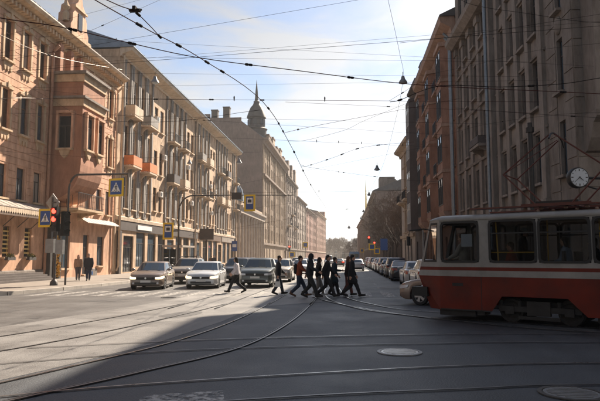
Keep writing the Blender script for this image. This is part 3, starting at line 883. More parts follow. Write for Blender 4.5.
b.mould('cornice', [(0, 20.5), (.15, 20.5), (.20, 20.7), (1.15, 21.0), (1.25, 21.3), (0, 21.3)], 0, b.L, 'ochre_trim')
b.mould('belt_course', [(0, 5.0), (.22, 5.0), (.26, 5.3), (0, 5.42)], 0, b.L, 'ochre_trim')
for u0_, u1_, m_ in ((.6, 14.5, 'dark_panel'), (15.2, 29, 'dark_panel'), (29.8, 44, 'frame_brown'), (44.6, 55.9, 'brown_stone2')):
    b.box('shop_fascia', u0_, u1_, .01, .16, 4.1, 4.95, m_)
b.box('shop_sign', 5.2, 9.4, .17, .25, 4.3, 4.75, 'white_paint')
b.box('door_surround', .5, 1.0, .0, .3, 0, 4.0, 'dark_panel'); 
for u, v, w_, k, p_ in bal:
    if u+1.2 > b.L: continue
    sol = 'orange_panel' if (p_ == 0 and k == 1) else random.choice([None, None, 'dark_panel', 'greyblue', 'ochre_trim'])
    b.balcony(u, v-.05, w_, 1.0, 'black_metal', sol)
rf = b.roof(2.5, 'roof_blue', 1.35, 5.5, 1.4, 21.28)
for u in (0.35, 27.0, 29.6, 55.8): b.pipe(u, .3, 20.6, 'ochre_trim', .30, .10)
for u in (9, 18, 27, 36, 49): b.chimney(u, 4.8, 23.2, 1.0, 1.2, 'roof_dark')
# skylight pyramid
part('skylight', MB().add([(5.4, 2.4, 22.9), (6.4, 2.4, 22.9), (6.4, 3.4, 23.5), (5.4, 3.4, 23.5), (5.9, 2.9, 24.6)], [(0, 1, 4), (1, 2, 4), (2, 3, 4), (3, 0, 4)]), 'glass_blue', b.root)
# air conditioners hung on the facade
acm = MB().box(-.42, .42, -.34, -.02, 0, .6).mesh('air_conditioner', 'frame_white')
fan = MB().lathe([(.22, -.365), (.22, -.341)], 14, (-.1, 0, .3), 'y').mesh('fan', 'frame_dark')
for i, (u, v) in enumerate(((12.6, 13.6), (11.4, 9.2), (22.6, 14.0), (24.5, 9.4), (35.2, 13.0), (36.0, 8.9), (9.7, 17.4), (38.3, 12.5))):
    o = obj('air_conditioner', acm, b.root, (u+.7, -.02, v-.9)); obj('fan', fan, o)

# ---- low building with columns and glass dome
random.seed(12)
b = Bld('low_colonnade_building', 'low pale colonnaded building with a small glass dome on its corner', (-21.5, 108.9), (-21.5, 140.6), 'left', 11.6, 14, 'sand', base=0.15)
for i in range(9):
    u = 2.0+i*3.45
    if u < b.L-1: b.win(u, 1.0, 1.7, 3.4, 'grid', 'frame_dark', None); b.win(u, 5.8, 1.5, 3.4, 'grid', 'frame_white', 'pale_stone')
b.wall()
cm = MB().lathe([(.42, .2), (.42, .6), (.33, .7), (.29, 8.8), (.40, 9.1), (.46, 9.5)], 12, (0, -.5, 0)).mesh('column', 'pale_stone', True)
for i in range(10):
    u = .3+i*3.45
    if u < b.L: obj('column', cm, b.root, (u, 0, .5))
b.mould('entablature', [(0, 10.0), (.95, 10.0), (1.0, 10.8), (1.35, 11.0), (1.4, 11.4), (0, 11.4)], 0, b.L, 'pale_stone')
b.box('parapet', 0, b.L, -.3, .3, 11.61, 12.3, 'sand')
dm = MB()
for i in range(7):
    pass
prof = [(2.6, 12.3), (2.6, 13.2), (2.55, 13.7), (2.3, 14.6), (1.8, 15.4), (1.1, 15.95), (.25, 16.2), (.12, 16.9)]
part('dome', dm.lathe(prof, 20, (2.6, 1.6, 0)), 'glass_blue', b.root, True)
for k in range(10):
    t = 2*pi*k/10
    part('dome_rib', MB().tube([(2.6+(r+.03)*cos(t), 1.6+(r+.03)*sin(t), z) for r, z in prof[1:7]], .05, 4), 'greyblue', b.root)

# ---- tall building with blank gable and spired turret
random.seed(13)
b = Bld('turret_building', 'tall building with blank pinkish side wall and dark domed turret with spire', (-21.4, 141.2), (-21.4, 192.0), 'left', 31.0, 20, 'sand', base=0.15)
for v in (1.0, 6.0, 10.2, 14.4, 18.6, 22.8, 26.8):
    for i in range(17):
        u = 1.8+i*2.95
        b.win(u, v, 1.5 if i % 4 else 1.9, 2.7, 'double', 'frame_dark', None)
b.wall()
for i in range(18):
    u = .35+i*2.95
    if u < b.L: b.box('pilaster', u-.3, u+.3, .0, .16 if i % 4 else .35, 5.2, 29.4, 'sand')
b.mould('cornice', [(0, 29.5), (.5, 29.5), (.6, 30.0), (1.5, 30.5), (1.6, 31.1), (0, 31.1)], 0, b.L, 'sand2')
b.mould('belt_course', [(0, 4.6), (.45, 4.6), (.5, 5.1), (0, 5.2)], 0, b.L, 'sand2')
b.mould('belt_course', [(0, 21.6), (.75, 21.6), (.8, 22.1), (0, 22.2)], 0, b.L, 'sand2')
# side wall with stepped parapet facing the camera, a few cm proud of the flank
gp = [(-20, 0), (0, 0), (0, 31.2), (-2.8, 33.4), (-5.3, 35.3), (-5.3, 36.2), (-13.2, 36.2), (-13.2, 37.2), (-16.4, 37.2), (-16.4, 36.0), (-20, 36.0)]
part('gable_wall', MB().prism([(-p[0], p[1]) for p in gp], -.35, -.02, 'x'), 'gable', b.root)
for u, h in ((9.2, 2.6), (12.2, 1.9)):
    part('chimney', MB().box(.0, 1.4, u-.8, u+.8, 33, 36.2+h).box(-.1, 1.5, u-.9, u+.9, 36.2+h+.01, 36.5+h), 'dark_stone', b.root)
b.roof(4.2, 'roof_blue', .3, 6, 0, 31.1)
for i in range(5):
    u = 11+i*8.5
    o = b.box('attic_gable', u-2.0, u+2.0, -1.5, .36, 31.12, 34.4 if i % 2 else 33.4, 'sand')
    b.box('attic_cap', u-2.3, u+2.3, -1.7, .5, 34.41 if i % 2 else 33.41, 34.8 if i % 2 else 33.8, 'sand2')
tw = obj('turret', MB().lathe([(2.7, 30.5), (2.7, 34.8), (3.0, 35.1), (2.3, 35.5), (2.2, 37.9), (2.6, 38.2), (2.5, 38.6), (2.05, 39.9), (1.6, 41.0), (1.0, 41.7), (.78, 42.3), (.85, 42.6), (.5, 42.9), (.34, 45.2), (.03, 48.6)], 14, (9.0, 3.0, 0)).mesh('turret', 'turret_dark', True), b.root)
for k in range(8):
    t = 2*pi*k/8
    part('turret_window', MB().box(-.45, .45, -.06, .06, 36.0, 37.6), 'glass', tw, False, (9.0+2.25*cos(t), 3.0+2.25*sin(t), 0), (0, 0, t+pi/2))

# ---- further left-hand buildings, receding
def simple(name, label, near, far, side, H, D, m, trim, rows, pitch, ww, wh, roofm='roof_dark', first=1.0, rise=2.5, seed=1, pil=True, fm='frame_dark', base=.15):
    random.seed(seed)
    b = Bld(name, label, near, far, side, H, D, m, base=base)
    fl = (H-4.6)/rows
    n = int((b.L-1.2)/pitch)
    off = (b.L-(n-1)*pitch)/2
    for i in range(n):
        u = off+i*pitch
        b.win(u, 1.0, ww*1.3, 2.9, 'double', fm, None)
        for k in range(rows): b.win(u, 4.9+k*fl, ww, min(wh, fl*.72), 'double', fm, trim if b.L < 40 else None)
    b.wall()
    b.mould('cornice', [(0, H-.9), (.2, H-.9), (.3, H-.5), (.9, H-.25), (1.0, H+.05), (0, H+.05)], 0, b.L, trim)
    b.mould('belt_course', [(0, 4.1), (.25, 4.1), (.3, 4.5), (0, 4.6)], 0, b.L, trim)
    if pil:
        for i in range(0, n+1, 2):
            u = off-pitch/2+i*pitch
            if .3 < u < b.L-.3: b.box('pilaster', u-.25, u+.25, 0, .22, 4.65, H-.95, trim)
    b.roof(rise, roofm, .8, D*.5, 0, H+.04)
    for u in (b.L*.2, b.L*.55, b.L*.85): b.chimney(u, D*.35, H+rise*.6, 1.1, 1.5, trim)
    return b
b = simple('gabled_building', 'grey brown building with stepped attic just beyond the spired turret building', (-21.0, 192.6), (-20.7, 226), 'left', 28.5, 18, 'sand2', 'brown_stone2', 6, 3.0, 1.4, 2.4, seed=14)
for u in (5, 16, 27): b.box('attic_gable', u-2.6, u+2.6, -2, .3, 28.6, 32.5, 'sand2'); b.box('attic_cap', u-1.4, u+1.4, -2, .3, 32.51, 34.5, 'sand2')
b.balcony(5, 12.2, 5, 1.2); b.balcony(16, 16.5, 5, 1.2); b.balcony(27, 12.2, 5, 1.2)
b = simple('pale_flat_roofed_building', 'pale flat topped building in the haze, two past the spired turret', (-20.6, 226.6), (-19.8, 262), 'left', 25.0, 18, 'pale_stone', 'sand2', 5, 3.4, 1.5, 2.2, seed=15, rise=1.0)
b.box('attic_gable', 2, 14, -6, -1, 25.1, 31.0, 'sand2')
b = simple('rose_building', 'rose coloured tenement far along the left side of street', (-19.7, 262.6), (-18.2, 318), 'left', 23.5, 18, 'rose', 'sand2', 5, 3.6, 1.5, 2.2, seed=16)
b = simple('rose_end_building', 'farthest rose brown tenement ending the left row of houses', (-18.1, 318.6), (-15.9, 385), 'left', 26.5, 18, 'rose', 'sand', 6, 4.0, 1.7, 2.2, seed=17)
for u in (58,): b.box('attic_gable', u-4, u+4, -5, .3, 26.6, 30.5, 'rose')

# ---- right-hand side: brown stone corner building
random.seed(18)
RN, RF = Vector((9.15, 24.0)), Vector((8.42, 45.2))
def rpt(Y): t = (Y-RN.y)/(RF.y-RN.y); return (RN.x+(RF.x-RN.x)*t, Y)
b = Bld('brown_stone_building', 'dark brown stone corner building with tall pilasters behind the red tram', rpt(24.0), rpt(45.2), 'right', 23.4, 16, 'brown_stone', base=0.15)
vr = [1.2, 5.0, 8.6, 12.2, 15.8, 19.2]
for i, u in enumerate((1.35, 4.2, 5.9, 7.6, 9.3, 13.4, 15.6, 17.8, 19.7)):
    for k, v in enumerate(vr):
        b.win(u, v, .95 if i else .62, 2.35 if k < 6 else 1.6, 'double' if i else 'single', 'frame_dark', 'brown_stone2', 2 if i == 0 else None)
b.wall()
b.courses(.7, 22.4, 1.22, 'brown_stone', .05, .035, .12, u0=0, u1=2.8)
pm = MB().box(-.27, .27, -.17, 0, 4.2, 21.8).box(-.34, .34, -.25, -.001, 21.8, 22.25).box(-.34, .34, -.25, -.001, 3.6, 4.19).mesh('pilaster', 'brown_stone2')
for u in (3.3, 5.05, 6.75, 8.45, 10.15): obj('pilaster', pm, b.root, (b.U(u), 0, 0))
pm = MB().box(-.32, .32, -.14, 0, 4.2, 17.0).box(-.42, .42, -.24, -.001, 17.0, 17.5).mesh('pilaster', 'brown_stone2')
for u in (12.2, 14.5, 16.7, 18.8, 20.9): obj('pilaster', pm, b.root, (b.U(u), 0, 0))
# window-bay spandrel panels
for u in (4.2, 5.9, 7.6, 9.3):
    for v in vr[1:6]: b.box('spandrel', u-.45, u+.45, .0, .05, v+2.55, v+3.35, 'brown_stone2')
b.mould('belt_course', [(0, 3.3), (.35, 3.3), (.4, 3.55), (0, 3.6)], 0, b.L, 'brown_stone2')
b.mould('ledge', [(0, 17.5), (.45, 17.5), (.85, 17.85), (.9, 18.15), (0, 18.3)], 11.4, b.L, 'brown_stone2')
b.mould('cornice', [(0, 22.3), (.4, 22.3), (.5, 22.7), (.8, 23.0), (.85, 23.4), (0, 23.4)], 0, b.L, 'brown_stone2')
for v in vr[1:6]: b.mould('string_course', [(0, v+2.45), (.10, v+2.45), (.12, v+2.55), (0, v+2.6)], 2.9, 10.9, 'brown_stone'); b.mould('string_course', [(0, v+2.75), (.17, v+2.75), (.20, v+2.9), (0, v+2.95)], 11.5, b.L, 'brown_stone')
b.box('pier', 11.0, 11.35, 0, .3, 0, 22.2, 'brown_stone2')
b.pipe(10.95, .3, 21.5, 'pipe_grey', .55, .11); b.pipe(21.1, .3, 18, 'pipe_grey', .5, .11)
b.balcony(13.4, 8.55, 2.2, .8, 'black_metal', 'dark_stone', 'brown_stone2', .5)
# cross-street face, turned towards the camera, with its oriel on a curved console
o2 = Bld('x', 'x', (0, 0), (1, 0), 'left', 1, 1, 'brown_stone') if False else None
ang = b.root.rotation_euler.z
fx = MB()
L = b.L
cf = obj('cross_street_front', None, b.root, (L, 0, 0), (0, 0, pi/2))
# local x of this front runs away from the street corner
for k in range(18):
    part('stone_course', MB().box(.02, 14, -.05, -.002, .7+k*1.22, .7+k*1.22+1.17), 'brown_stone', cf)
part('oriel', MB().box(.35, 6.2, -1.15, -.052, 7.2, 22.2).prism([(-.052, 5.7), (-.052, 7.19), (-1.28, 7.19), (-1.28, 6.95), (-.95, 6.75), (-.7, 6.2), (-.3, 5.75)], .25, 6.3, 'x'), 'brown_stone', cf)
for k, v in enumerate((8.6, 12.2, 15.8, 19.4)):
    for x in (1.3, 3.2, 5.1):
        wf, wp = win_mesh(.9, 2.35, 'double', 'frame_dark')
        w_ = obj('oriel_window', wf, cf, (x, -1.15-.2, v)); obj('pane', wp[k % 3], w_)
for x in (1.6, 4.6, 7.8):
    for v in (1.2, 5.0) if x < 7 else (1.2, 5.0, 8.6, 12.2):
        wf, wp = win_mesh(1.1, 2.0, 'double', 'frame_dark'); w_ = obj('cross_window', wf, cf, (x, -.24, v)); obj('pane', wp[2], w_)
# cartouche between corner windows
part('cartouche', MB().ball((b.U(1.35), -.03, 11.55), (.3, .14, .42), 12, 8), 'brown_stone2', b.root, True)

# ---- houses on the two near corners, behind the camera
simple('near_corner_house', 'tall brown house on the near right corner, behind the viewer', (10.5, 1.0), (10.5, -60), 'left', 23, 14, 'brown_stone2', 'sand2', 5, 4.2, 1.6, 2.3, seed=71)
simple('near_left_house', 'grey brown house on the near left corner, behind the viewer', (-22, -60), (-22, 4), 'left', 21, 14, 'brown_stone2', 'sand2', 4, 4.2, 1.6, 2.3, seed=72)
# ---- red building with oriels
random.seed(19)
R2N, R2F = rpt(45.5), (8.35, 65.0)
b = Bld('red_brick_building', 'red brown brick house with oriels and balconies beyond the dark corner building', R2N, R2F, 'right', 20.4, 15, 'red_brick', base=0.15)
vr = [1.0, 5.1, 8.8, 12.5, 16.2]
for i in range(8):
    u = 1.5+i*2.4
    for k, v in enumerate(vr): b.win(u, v, 1.05, 2.3, 'double', 'frame_dark', 'red_trim')
b.wall()
b.mould('cornice', [(0, 19.2), (.25, 19.2), (.35, 19.7), (1.1, 20.1), (1.2, 20.6), (0, 20.6)], 0, b.L, 'red_trim')
b.mould('belt_course', [(0, 4.2), (.3, 4.2), (.35, 4.6), (0, 4.7)], 0, b.L, 'red_trim')
for u in (2.7, 9.9, 17.1):
    orl = obj('oriel', None, b.root, (b.U(u), 0, 0))
    part('oriel_wall', MB().prism([(-1.6, 0), (1.6, 0), (1.2, -.95), (-1.2, -.95)], 5.2, 18.6, 'z'), 'red_brick', orl)
    part('oriel_console', MB().prism([(0, 5.19), (-1.0, 5.19), (-.9, 4.9), (-.4, 4.4), (0, 4.0)], -1.3, 1.3, 'x'), 'red_trim', orl)
    for v in (8.3, 12.0, 15.7): part('oriel_band', MB().prism([(-1.66, 0), (1.66, 0), (1.26, -1.03), (-1.26, -1.03)], v, v+.25, 'z'), 'red_trim', orl)
    wf, wp = win_mesh(.9, 2.2, 'double', 'frame_dark')
    for k, v in enumerate((5.7, 9.2, 12.9, 16.2)):
        for x in (-.6, .6):
            w_ = obj('oriel_window', wf, orl, (x, -.95-.19, v)); obj('pane', wp[(k+int(x > 0)) % 3], w_)
    part('oriel_cap', MB().prism([(-1.75, 0), (1.75, 0), (1.35, -1.12), (-1.35, -1.12)], 18.61, 18.95, 'z'), 'red_trim', orl)
for u in (6.3, 13.5):
    for v in (8.7, 12.4, 16.1): b.balcony(u, v, 1.8, .9, 'black_metal', None, 'red_trim')
b.roof(3.2, 'roof_dark', 1.2, 5.5, 0, 20.55)
b.pipe(.2, .3, 18.6, 'pipe_grey', .45, .11); b.pipe(19.2, .3, 18.6, 'pipe_grey', .35, .10)
for u in (6, 14): b.chimney(u, 3.5, 22.4, 1.2, 1.8, 'red_trim')

# ---- dark building with bay and turret roof
random.seed(20)
b = Bld('dark_oriel_building', 'narrow near-black house with projecting oriel and small roof turrets', (8.3, 65.3), (8.1, 72.4), 'right', 21.5, 14, 'dark_stone', base=0.15)
for i in (0, 2):
    for v in (1.0, 5.2, 9.0, 12.8, 16.6): b.win(1.0+i*2.6, v, 1.1, 2.4, 'double', 'frame_white' if i == 1 else 'frame_dark', None)
b.wall()
b.mould('cornice', CORN1, 0, b.L, 'dark_stone').location.z = 20.8
orl = obj('oriel', MB().prism([(-2.0, 0), (2.0, 0), (1.5, -1.3), (-1.5, -1.3)], 4.6, 19.9, 'z').mesh('oriel', 'dark_stone'), b.root, (b.U(3.4), 0, 0))
wf, wp = win_mesh(1.0, 2.3, 'double', 'frame_white')
for k, v in enumerate((5.4, 9.1, 12.9, 16.8)):
    for x in (-.7, .7): w_ = obj('oriel_window', wf, orl, (x, -1.3-.19, v)); obj('pane', wp[2], w_)
for u, hh in ((1.2, 24.8), (5.2, 23.6)):
    part('roof_turret', MB().lathe([(.7, 20.5), (.7, hh-1.6), (.85, hh-1.4), (.65, hh-.9), (.25, hh-.4), (.08, hh)], 10, (b.U(u), .6, 0)), 'dark_stone', b.root, True)
b.roof(2.0, 'roof_dark', .5, 5, 0, 21.8)
# ---- pale building with cornice
b = simple('pale_building', 'pale cream house with heavy cornice beyond the near-black oriel house', (8.0, 72.8), (7.5, 85), 'right', 16.6, 14, 'pale_stone', 'sand', 4, 2.8, 1.2, 2.2, seed=22)
b.balcony(3, 9.0, 3, 1.0); b.balcony(8.5, 9.0, 3, 1.0)
b = simple('grey_roofed_building', 'brownish house with dark stepped roof rising behind the bare trees', (6.9, 150), (6.6, 192), 'right', 18.5, 16, 'sand2', 'brown_stone2', 4, 3.2, 1.4, 2.2, seed=23, rise=3.5)
b.box('attic_gable', 3, 8, -5, -1, 17.6, 22.5, 'brown_stone')
b = simple('low_brown_building', 'low brown house behind bare street trees past the pale house', (14.5, 86), (14.2, 149), 'right', 13.0, 16, 'brown_stone2', 'sand2', 3, 3.2, 1.4, 2.2, seed=24, rise=2.5)
b = simple('grey_far_building', 'hazy grey house far along the right side of street', (6.8, 193), (6.0, 250), 'right', 18.5, 16, 'sand2', 'pale_stone', 4, 3.6, 1.5, 2.2, seed=25)
b = simple('hazy_far_building', 'farthest hazy house on the right, below the small dome', (5.9, 251), (4.6, 330), 'right', 18, 16, 'sand', 'pale_stone', 4, 4.2, 1.6, 2.2, seed=26)
random.seed(27)
b = Bld('domed_church', 'distant pale church with small dome and cross above right trees', (4.6, 336), (4.4, 350), 'right', 15, 14, 'pale_stone', 'church', base=.15)
for i in range(4):
    b.win(2+i*3.3, 4, 1.4, 5, 'double', 'frame_dark')
b.wall()
part('drum', MB().lathe([(2.4, 15.0), (2.4, 19.5), (2.9, 19.9), (2.8, 20.6), (2.2, 22.6), (1.0, 23.8), (.5, 24.2), (.5, 25.6), (.7, 26), (.1, 27)], 14, (7, 4, 0)), 'roof_dark', b.root, True)
part('cross', MB().box(6.92, 7.08, 3.92, 4.08, 27, 29.2).box(6.5, 7.5, 3.93, 4.07, 28.2, 28.38), 'gold', b.root)
sp = thing('golden_spire', 'thin golden needle spire rising behind the bare trees', 'spire', (8.3, 297, 18.5))
part('needle', MB().lathe([(1.1, 0), (1.1, 1.5), (.55, 2.0), (.48, 8), (.3, 17), (.05, 23)], 10), 'gold', sp, True)

# ------------------------------------------------------------------ vehicles
def interp(tab, x):
    if x <= tab[0][0]: return tab[0][1]
    for (a, b), (c, d) in zip(tab[:-1], tab[1:]):
        if x <= c:
            t = (x-a)/(c-a); t = t*t*(3-2*t) if False else t
            return b+(d-b)*t
    return tab[-1][1]
CAR = {
 # L, W, wheel radius, axle positions, top line (x, z), cabin: windscreen base, roof front, roof rear, rear base, roof z
 'hatch': dict(L=4.3, W=1.78, R=.315, ax=(1.32, -1.28), top=[(-2.15, .80), (-2.05, .97), (-1.6, 1.0), (.75, .97), (1.0, .95), (1.6, .88), (1.92, .81), (2.08, .73), (2.15, .62)], cab=(1.05, .20, -1.35, -2.02, 1.47), clear=.19),
 'sedan': dict(L=4.6, W=1.80, R=.32, ax=(1.40, -1.38), top=[(-2.3, .80), (-2.22, 1.0), (-1.6, 1.03), (-1.0, .99), (.8, .96), (1.05, .94), (1.75, .86), (2.08, .79), (2.23, .71), (2.3, .61)], cab=(1.05, .25, -.95, -1.75, 1.45), clear=.18),
 'suv': dict(L=4.5, W=1.88, R=.36, ax=(1.38, -1.32), top=[(-2.25, .9), (-2.15, 1.10), (-1.6, 1.12), (.8, 1.10), (1.05, 1.08), (1.72, 1.02), (2.02, .96), (2.18, .87), (2.25, .74)], cab=(1.10, .35, -1.55, -2.08, 1.66), clear=.24),
 'wagon': dict(L=4.6, W=1.84, R=.35, ax=(1.40, -1.36), top=[(-2.3, .9), (-2.2, 1.08), (-1.6, 1.1), (.8, 1.06), (1.05, 1.04), (1.78, .98), (2.08, .91), (2.23, .82), (2.3, .70)], cab=(1.12, .32, -1.6, -2.14, 1.60), clear=.23),
 'van': dict(L=5.0, W=1.95, R=.34, ax=(1.55, -1.5), top=[(-2.5, 1.0), (-2.45, 1.2), (1.4, 1.15), (2.0, 1.05), (2.35, .9), (2.47, .7), (2.5, .6)], cab=(1.75, .95, -2.25, -2.44, 2.1), clear=.22),
}
_wheels = {}
def wheel_meshes(R, W=.21):
    if R in _wheels: return _wheels[R]
    ty = MB().lathe([(R*.66, -W/2), (R*.93, -W/2), (R, -W/2+.035), (R, W/2-.035), (R*.93, W/2), (R*.66, W/2)], 22, axis='y', loop=True).mesh('tyre', 'tyre', True)
    rm = MB().lathe([(R*.67, -.03), (R*.67, .07), (R*.60, .075), (R*.58, .02)], 22, axis='y', loop=True)
    for k in range(5):
        t = 2*pi*k/5; c, s = cos(t), sin(t)
        def P(a, b): return (a*c-b*s, a*s+b*c)
        p = [P(.04, -.035), P(R*.6, -.05), P(R*.6, .05), P(.04, .035)]
        rm.prism(p, .025, .085)
    rm.lathe([(.055, .02), (.055, .095)], 10, axis='y')
    _wheels[R] = (ty, rm.mesh('rim', 'rim'), MB().lathe([(R*.64, -.06), (R*.64, .018)], 18, axis='y').mesh('hub', 'car_black'))
    return _wheels[R]
_bodies = {}
def car_shapes(kind):
    if kind in _bodies: return _bodies[kind]
    S = CAR[kind]; L, W, R = S['L'], S['W'], S['R']; hw = W/2
    Ra = R+.055
    def zb(x):
        z = S['clear']
        for a in S['ax']:
            d = abs(x-a)
            if d < Ra: z = max(z, R+sqrt(Ra*Ra-d*d))
        e = L/2-abs(x)
        if e < .25: z += (.25-e)*.35
        return z
    def pw(x):
        e = L/2-abs(x)
        k = .62 if x > 0 else .5
        t = max(0, 1-e/k)
        return hw*(1-.22*t**2.4)
    xs = set()
    n = 64
    for i in range(n+1): xs.add(round(-L/2+L*i/n, 4))
    for a in S['ax']:
        for d in (-Ra-.001, -Ra+.012, -Ra*.9, -Ra*.75, Ra*.75, Ra*.9, Ra-.012, Ra+.001): xs.add(round(a+d, 4))
    xs = sorted(xs)
    secs = []
    for x in xs:
        b0, t0, w = zb(x), interp(S['top'], x), pw(x)
        t0 = max(t0, b0+.08)
        h = t0-b0
        ys = [.93, .985, 1.0, .99, .955, .86, .45]
        zs = [b0, b0+h*.10, b0+h*.45, b0+h*.80, b0+h*.955, t0, t0+.025]
        pts = [(x, w*a, z) for a, z in zip(ys, zs)]
        sec = pts+[(x, 0, t0+.035)]+[(x, -y, z) for (_, y, z) in reversed(pts)]
        secs.append(sec)
    mb = MB(); k = len(secs[0])
    vs = [p for s in secs for p in s]
    fs = []
    for i in range(len(secs)-1):
        for j in range(k): fs.append((i*k+j, i*k+(j+1) % k, (i+1)*k+(j+1) % k, (i+1)*k+j))
    fs.append(tuple(range(k))); fs.append(tuple((len(secs)-1)*k+j for j in range(k))[::-1])
    mb.add(vs, fs)
    # cabin rings
    x0, x1, x2, x3, zr = S['cab']
    zbelt = interp(S['top'], 0)-.01
    zrb = interp(S['top'], x3+.1)-.01; zfb = interp(S['top'], x0-.1)-.01
    wb, wr = hw*.93, hw*.74
    def ring(xf, xr, w, zf, zm, zr_, bow, cr):
        # ordered: front centre .. left side .. rear centre .. right side
        return [(xf, 0, zf), (xf-bow*.25, w*.5, zf), (xf-bow-cr, w*.93, zf), ((xf*.55+xr*.45), w, zm), ((xf*.12+xr*.88), w*.97, zm if True else zr_), (xr+bow*.8, w*.9, zr_), (xr+bow*.2, w*.45, zr_), (xr, 0, zr_),
                (xr+bow*.2, -w*.45, zr_), (xr+bow*.8, -w*.9, zr_), ((xf*.12+xr*.88), -w*.97, zm), ((xf*.55+xr*.45), -w, zm), (xf-bow-cr, -w*.93, zf), (xf-bow*.25, -w*.5, zf)]
    base = ring(x0, x3, wb, zfb, zbelt, zrb, .16, .03)
    roofr = ring(x1, x2, wr, zr-.07, zr-.055, zr-.075, .10, .02)
    inner = [(p[0]*.86+(x1+x2)/2*.14, p[1]*.82, zr-.012) for p in roofr]
    cab = MB(); N = len(base)
    fs = []
    for i in range(N):
        j = (i+1) % N
        fs.append((i, j, N+j, N+i)); fs.append((N+i, N+j, 2*N+j, 2*N+i))
    fs.append(tuple(2*N+i for i in range(N)))
    cab.add(base+roofr+inner, fs)
    # glass panels lifted a little off the cabin shell
    bV, rV = [Vector(p) for p in base], [Vector(p) for p in roofr]
    def panel(i, j, u0, u1, v0, v1, off=.006, mb=None):
        a, b, c, d = bV[i], bV[j], rV[j], rV[i]
        n = (b-a).cross(d-a).normalized()
        cen = (a+b+c+d)/4
        if n.dot(cen-Vector(((x1+x2)/2, 0, zbelt))) < 0: n = -n
        def P(u, v): return (a*(1-u)+b*u)*(1-v)+(d*(1-u)+c*u)*v+n*off
        mb = mb or MB()
        mb.quad(P(u0, v0), P(u1, v0), P(u1, v1), P(u0, v1))
        return mb
    wsc = MB()
    for i, j, u0, u1 in ((1, 2, 0, .9), (0, 1, 0, 1), (13, 0, 0, 1), (12, 13, .1, 1)): panel(i, j, u0, u1, .04, .93, mb=wsc)
    rwn = MB()
    for i, j, u0, u1 in ((5, 6, .1, 1), (6, 7, 0, 1), (7, 8, 0, 1), (8, 9, 0, .9)): panel(i, j, u0, u1, .12, .88, mb=rwn)
    sides = [panel(2, 3, .07, .95, .10, .90), panel(3, 4, .05, .95, .10, .90), panel(11, 12, .05, .93, .10, .90), panel(10, 11, .05, .95, .10, .90)]
    _bodies[kind] = dict(body=mb, cab=cab, wsc=wsc.mesh('windscreen', 'car_glass', True), rwn=rwn.mesh('rear_window', 'car_glass', True), sides=[q.mesh('side_window', 'car_glass') for q in sides], m={})
    return _bodies[kind]
